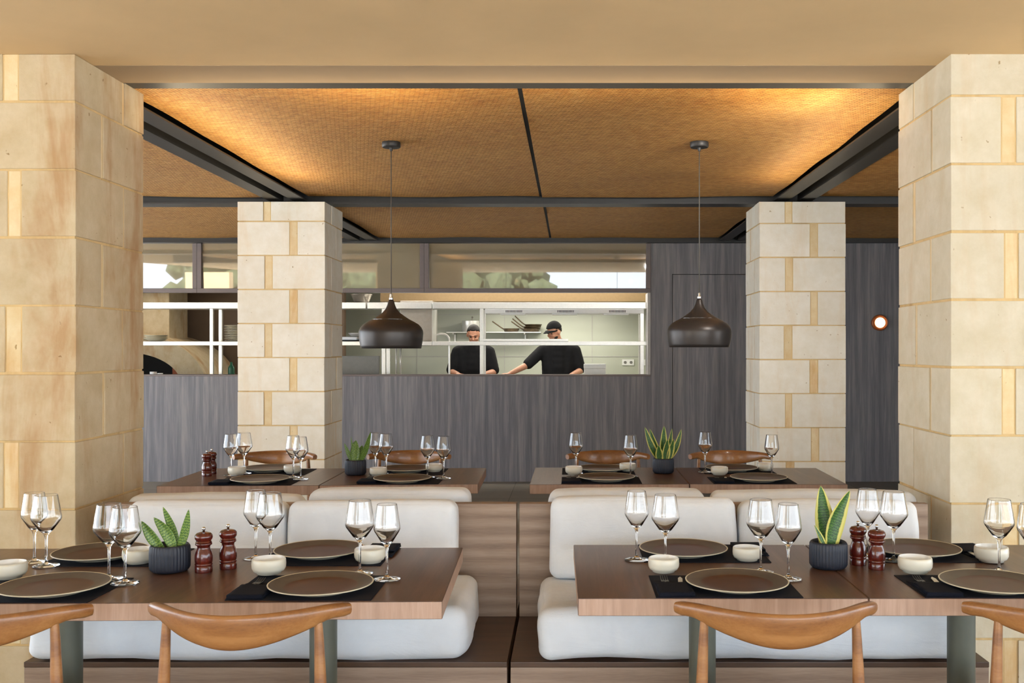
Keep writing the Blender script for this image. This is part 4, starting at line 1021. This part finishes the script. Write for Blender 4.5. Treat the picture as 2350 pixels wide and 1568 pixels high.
    if cap:
        bm = bmnew(); cap_shell(bm, .090, .108, .108, (0, .012, .030), .012, -.10); o = obj('cap', bm, M['black'], r, True); s2 = o.modifiers.new('solid', 'SOLIDIFY'); s2.thickness = .004
        bm = bmnew(); top = []; n = 14
        for k in range(n + 1):
            a = PI + PI * k / n; row = []
            for q in range(5):
                rr = .0 + q / 4; x = .078 * math.cos(a) * (1 - .12 * rr); y = -.012 + (.092 + .066 * rr) * math.sin(a); z = .046 - .018 * rr - .012 * (math.cos(a) ** 2)
                row.append(bm.verts.new(Rm @ Vector((x, y, z))))
            top.append(row)
        for k in range(n):
            for q in range(4): bm.faces.new((top[k][q], top[k + 1][q], top[k + 1][q + 1], top[k][q + 1]))
        o = obj('cap_brim', bm, M['black'], r, True); s2 = o.modifiers.new('solid', 'SOLIDIFY'); s2.thickness = .004
        bm = bmnew(); 
        for s_ in (-1, 0, 1):
            m = Rm @ Matrix.Translation(Vector((s_ * .034, -.044 + abs(s_) * .018, -.072 + abs(s_) * .016))) @ Matrix.Diagonal((.030, .036, .026, 1)); bmesh.ops.create_uvsphere(bm, u_segments=12, v_segments=8, radius=1, matrix=m)
        o = obj('beard', bm, M['hair'], r); fuse(o, .008, 3)
    bm = bmnew()
    for s_ in (-1, 1):
        m = Rm @ Matrix.Translation(Vector((s_ * .030, -.076, .002))) @ Matrix.Diagonal((.011, .007, .006, 1)); bmesh.ops.create_uvsphere(bm, u_segments=10, v_segments=8, radius=1, matrix=m)
    obj('eyes', bm, M['hair'], r, True)
    bm = bmnew()
    for s_ in (-1, 1): tube(bm, [Rm @ Vector((s_ * .014, -.090, .022)), Rm @ Vector((s_ * .032, -.087, .027)), Rm @ Vector((s_ * .050, -.074, .020))], .0042, 6)
    obj('eyebrows', bm, M['hair'], r, True)
    return r
# bareheaded cook: both forearms forward over the worktop
X1, Y1 = -1.19, 11.95
cook('bareheaded cook in a black shirt, head bowed, standing behind the steel rack', X1, Y1, 1.465, (X1 + .015, Y1 - .09, 1.635), .0, .45,
     {-1: ((-.195, .02, 1.425), (-.268, -.02, 1.185), (-.16, -.24, 1.16), (.5, -.8, -.1)), 1: ((.195, .02, 1.425), (.262, -.02, 1.185), (.16, -.24, 1.16), (-.5, -.8, -.1))}, False, 1)
X2, Y2 = -.150, 12.02
cook('cook in a black cap and black shirt reaching one arm out to the left', X2, Y2, 1.49, (X2 - .055, Y2 - .06, 1.668), -.75, .30,
     {-1: ((-.215, .01, 1.430), (-.385, -.10, 1.265), (-.575, -.24, 1.168), (-.9, -.35, -.12)), 1: ((.205, .02, 1.44), (.275, .0, 1.20), (.16, -.26, 1.15), (-.5, -.8, -.05))}, True, 2)
# ================================================================ OUTDOORS BEHIND THE CAMERA (seen mirrored in glass)
def tree(x, y, h, r0, label, seed):
    rnd = random.Random(seed); r = empty('tree', (x, y, 0), label=label, cat='tree', group='garden trees mirrored in the window glass')
    b = bmnew(); tube(b, [(0, 0, -.003), (.1, 0, h * .35), (0, .1, h * .7)], [.2, .15, .08], 10); obj('trunk', b, M['bark'], r, True)
    b = bmnew()
    for k in range(60):
        a = rnd.uniform(0, 2 * PI); q = rnd.uniform(0, 1) ** .6 * r0; z = h * .55 + rnd.uniform(-.5, .5) * h * .55
        bmesh.ops.create_icosphere(b, subdivisions=1, radius=rnd.uniform(.25, .6), matrix=Matrix.Translation((q * math.cos(a), q * math.sin(a), z)))
    for v in b.verts: v.co += noise.noise_vector(v.co * 3) * .15
    obj('foliage', b, M['foliage'], r)
tree(-11, -10.5, 5.0, 2.0, 'leafy garden tree mirrored in the left window panes', 1)
tree(-7.1, -11, 5.0, 1.5, 'leafy garden tree mirrored behind the rear left pillar', 2)
tree(-2.5, -14, 4.6, 1.7, 'leafy garden tree mirrored in the large right pane', 3)
b = bmnew(); box(b, -40, 40, -26, -25.5, 0, .9); struct('wall_garden', b, M['roofm'])
for x0_, x1_ in ((-4.9, -2.9), (-9.7, -8.6)):
    b = bmnew(); box(b, x0_, x1_, -3.35, -3.05, -.003, ZC - .001); struct('wall_terrace', b, M['plaster'])
# ================================================================ LIGHT
w = bpy.data.worlds.new('World'); bpy.context.scene.world = w; w.use_nodes = True
nt = w.node_tree; bg = nt.nodes['Background']
g = nt.nodes.new('ShaderNodeTexCoord'); sp = nt.nodes.new('ShaderNodeSeparateXYZ'); nt.links.new(g.outputs['Generated'], sp.inputs[0])
cr = nt.nodes.new('ShaderNodeValToRGB'); cr.color_ramp.elements[0].position = 0; cr.color_ramp.elements[0].color = (.80, .905, 1, 1)
cr.color_ramp.elements[1].position = 1; cr.color_ramp.elements[1].color = (.16, .30, .55, 1); e = cr.color_ramp.elements.new(.22); e.color = (.74, .86, 1, 1)
nt.links.new(sp.outputs[2], cr.inputs[0]); nt.links.new(cr.outputs[0], bg.inputs['Color']); bg.inputs['Strength'].default_value = 3.1
def sun(elev, az, e, col):
    l = bpy.data.lights.new('sun', 'SUN'); l.energy = e; l.color = col; l.angle = math.radians(.6)
    o = bpy.data.objects.new('sun', l); C.objects.link(o)
    d = Vector((math.sin(az) * math.cos(elev), math.cos(az) * math.cos(elev), math.sin(elev)))   # towards the sun
    o.rotation_euler = d.to_track_quat('Z', 'Y').to_euler()
sun(math.radians(52), math.radians(15), 17.5, (1, .98, .96))
def area(name, loc, rot, sx, sy, e, col):
    l = bpy.data.lights.new(name, 'AREA'); l.shape = 'RECTANGLE'; l.size = sx; l.size_y = sy; l.energy = e; l.color = col
    o = bpy.data.objects.new(name, l); C.objects.link(o); o.location = loc; o.rotation_euler = rot
area('kitchen_light', (-.6, 12.5, 2.76), (math.radians(-25), 0, 0), 3.6, .3, 52, (1, .95, .84))  # kitchen area lights added for brightness, no lamps modelled
area('kitchen_light', (-5.0, 11.9, 2.76), (0, 0, 0), 1.6, .4, 7, (1, .86, .66))
area('kitchen_light', (-.3, 13.4, 2.05), (0, 0, 0), 1.8, .3, 14, (1, .96, .86))
area('kitchen_light', (-.6, 11.0, 2.5), (math.radians(35), 0, 0), 3.0, .15, 16, (1, .97, .9))
def spot(loc, tgt, e, ang, col, rad=.03):
    l = bpy.data.lights.new('added_spot', 'SPOT'); l.energy = e; l.spot_size = math.radians(ang); l.spot_blend = .9; l.color = col; l.shadow_soft_size = rad
    o = bpy.data.objects.new('added_spot', l); C.objects.link(o); o.location = loc; o.rotation_euler = (Vector(loc) - Vector(tgt)).to_track_quat('Z', 'Y').to_euler()
spot((1.36, 4.36, 2.56), (-.6, 9.6, 1.2), 50, 75, (1, .96, .90), .05); spot((1.37, 4.36, 2.56), (1.75, 7.7, 1.1), 20, 50, (1, .96, .90), .05)  # fill spots added for the rear pillar and wall, no lamp there
spot((-4.15, 4.36, 2.56), (-2.3, 7.7, 1.2), 45, 75, (1, .96, .90), .05)  # another added fill, aimed at the rear left pillar
area('mat_fill_strip', (-.25, 4.43, 2.40), (PI, 0, 0), 3.2, .04, 4, (1, .80, .52))  # warm strips added to brighten the woven mats, no fixture there
area('mat_fill_strip', (-1.92, 5.85, 2.42), (PI, 0, 0), .04, 2.4, 4.5, (1, .80, .52))
area('mat_fill_strip', (1.50, 5.9, 2.42), (PI, 0, 0), .04, 2.4, 3.5, (1, .80, .52))
spot((1.05, 4.50, 2.30), (1.05, 4.75, 2.70), 8, 120, (1, .72, .38))  # spots added for the warm LED glow on the mats by the lintel
spot((-.95, 4.50, 2.30), (-.95, 4.75, 2.70), 5, 120, (1, .72, .38))
# ================================================================ CAMERA
cam = bpy.data.cameras.new('camera'); co = bpy.data.objects.new('camera', cam); C.objects.link(co)
co.location = (0, 0, H); co.rotation_euler = (PI / 2, 0, 0)
cam.sensor_fit = 'HORIZONTAL'; cam.sensor_width = 36; cam.lens = F / 2350 * 36
cam.shift_x = (1175 - XV) / 2350; cam.shift_y = (YV - 784) / 2350; cam.clip_start = .05; cam.clip_end = 300
sc = bpy.context.scene; sc.camera = co
sc.view_settings.view_transform = 'Standard'; sc.view_settings.look = 'None'; sc.view_settings.gamma = 1; sc.view_settings.exposure = .92
sc.view_settings.use_curve_mapping = False
sc.cycles.max_bounces = 10; sc.cycles.transmission_bounces = 10; sc.cycles.diffuse_bounces = 5; sc.cycles.glossy_bounces = 5; sc.cycles.caustics_reflective = False; sc.cycles.caustics_refractive = False
sc.cycles.sample_clamp_indirect = 6
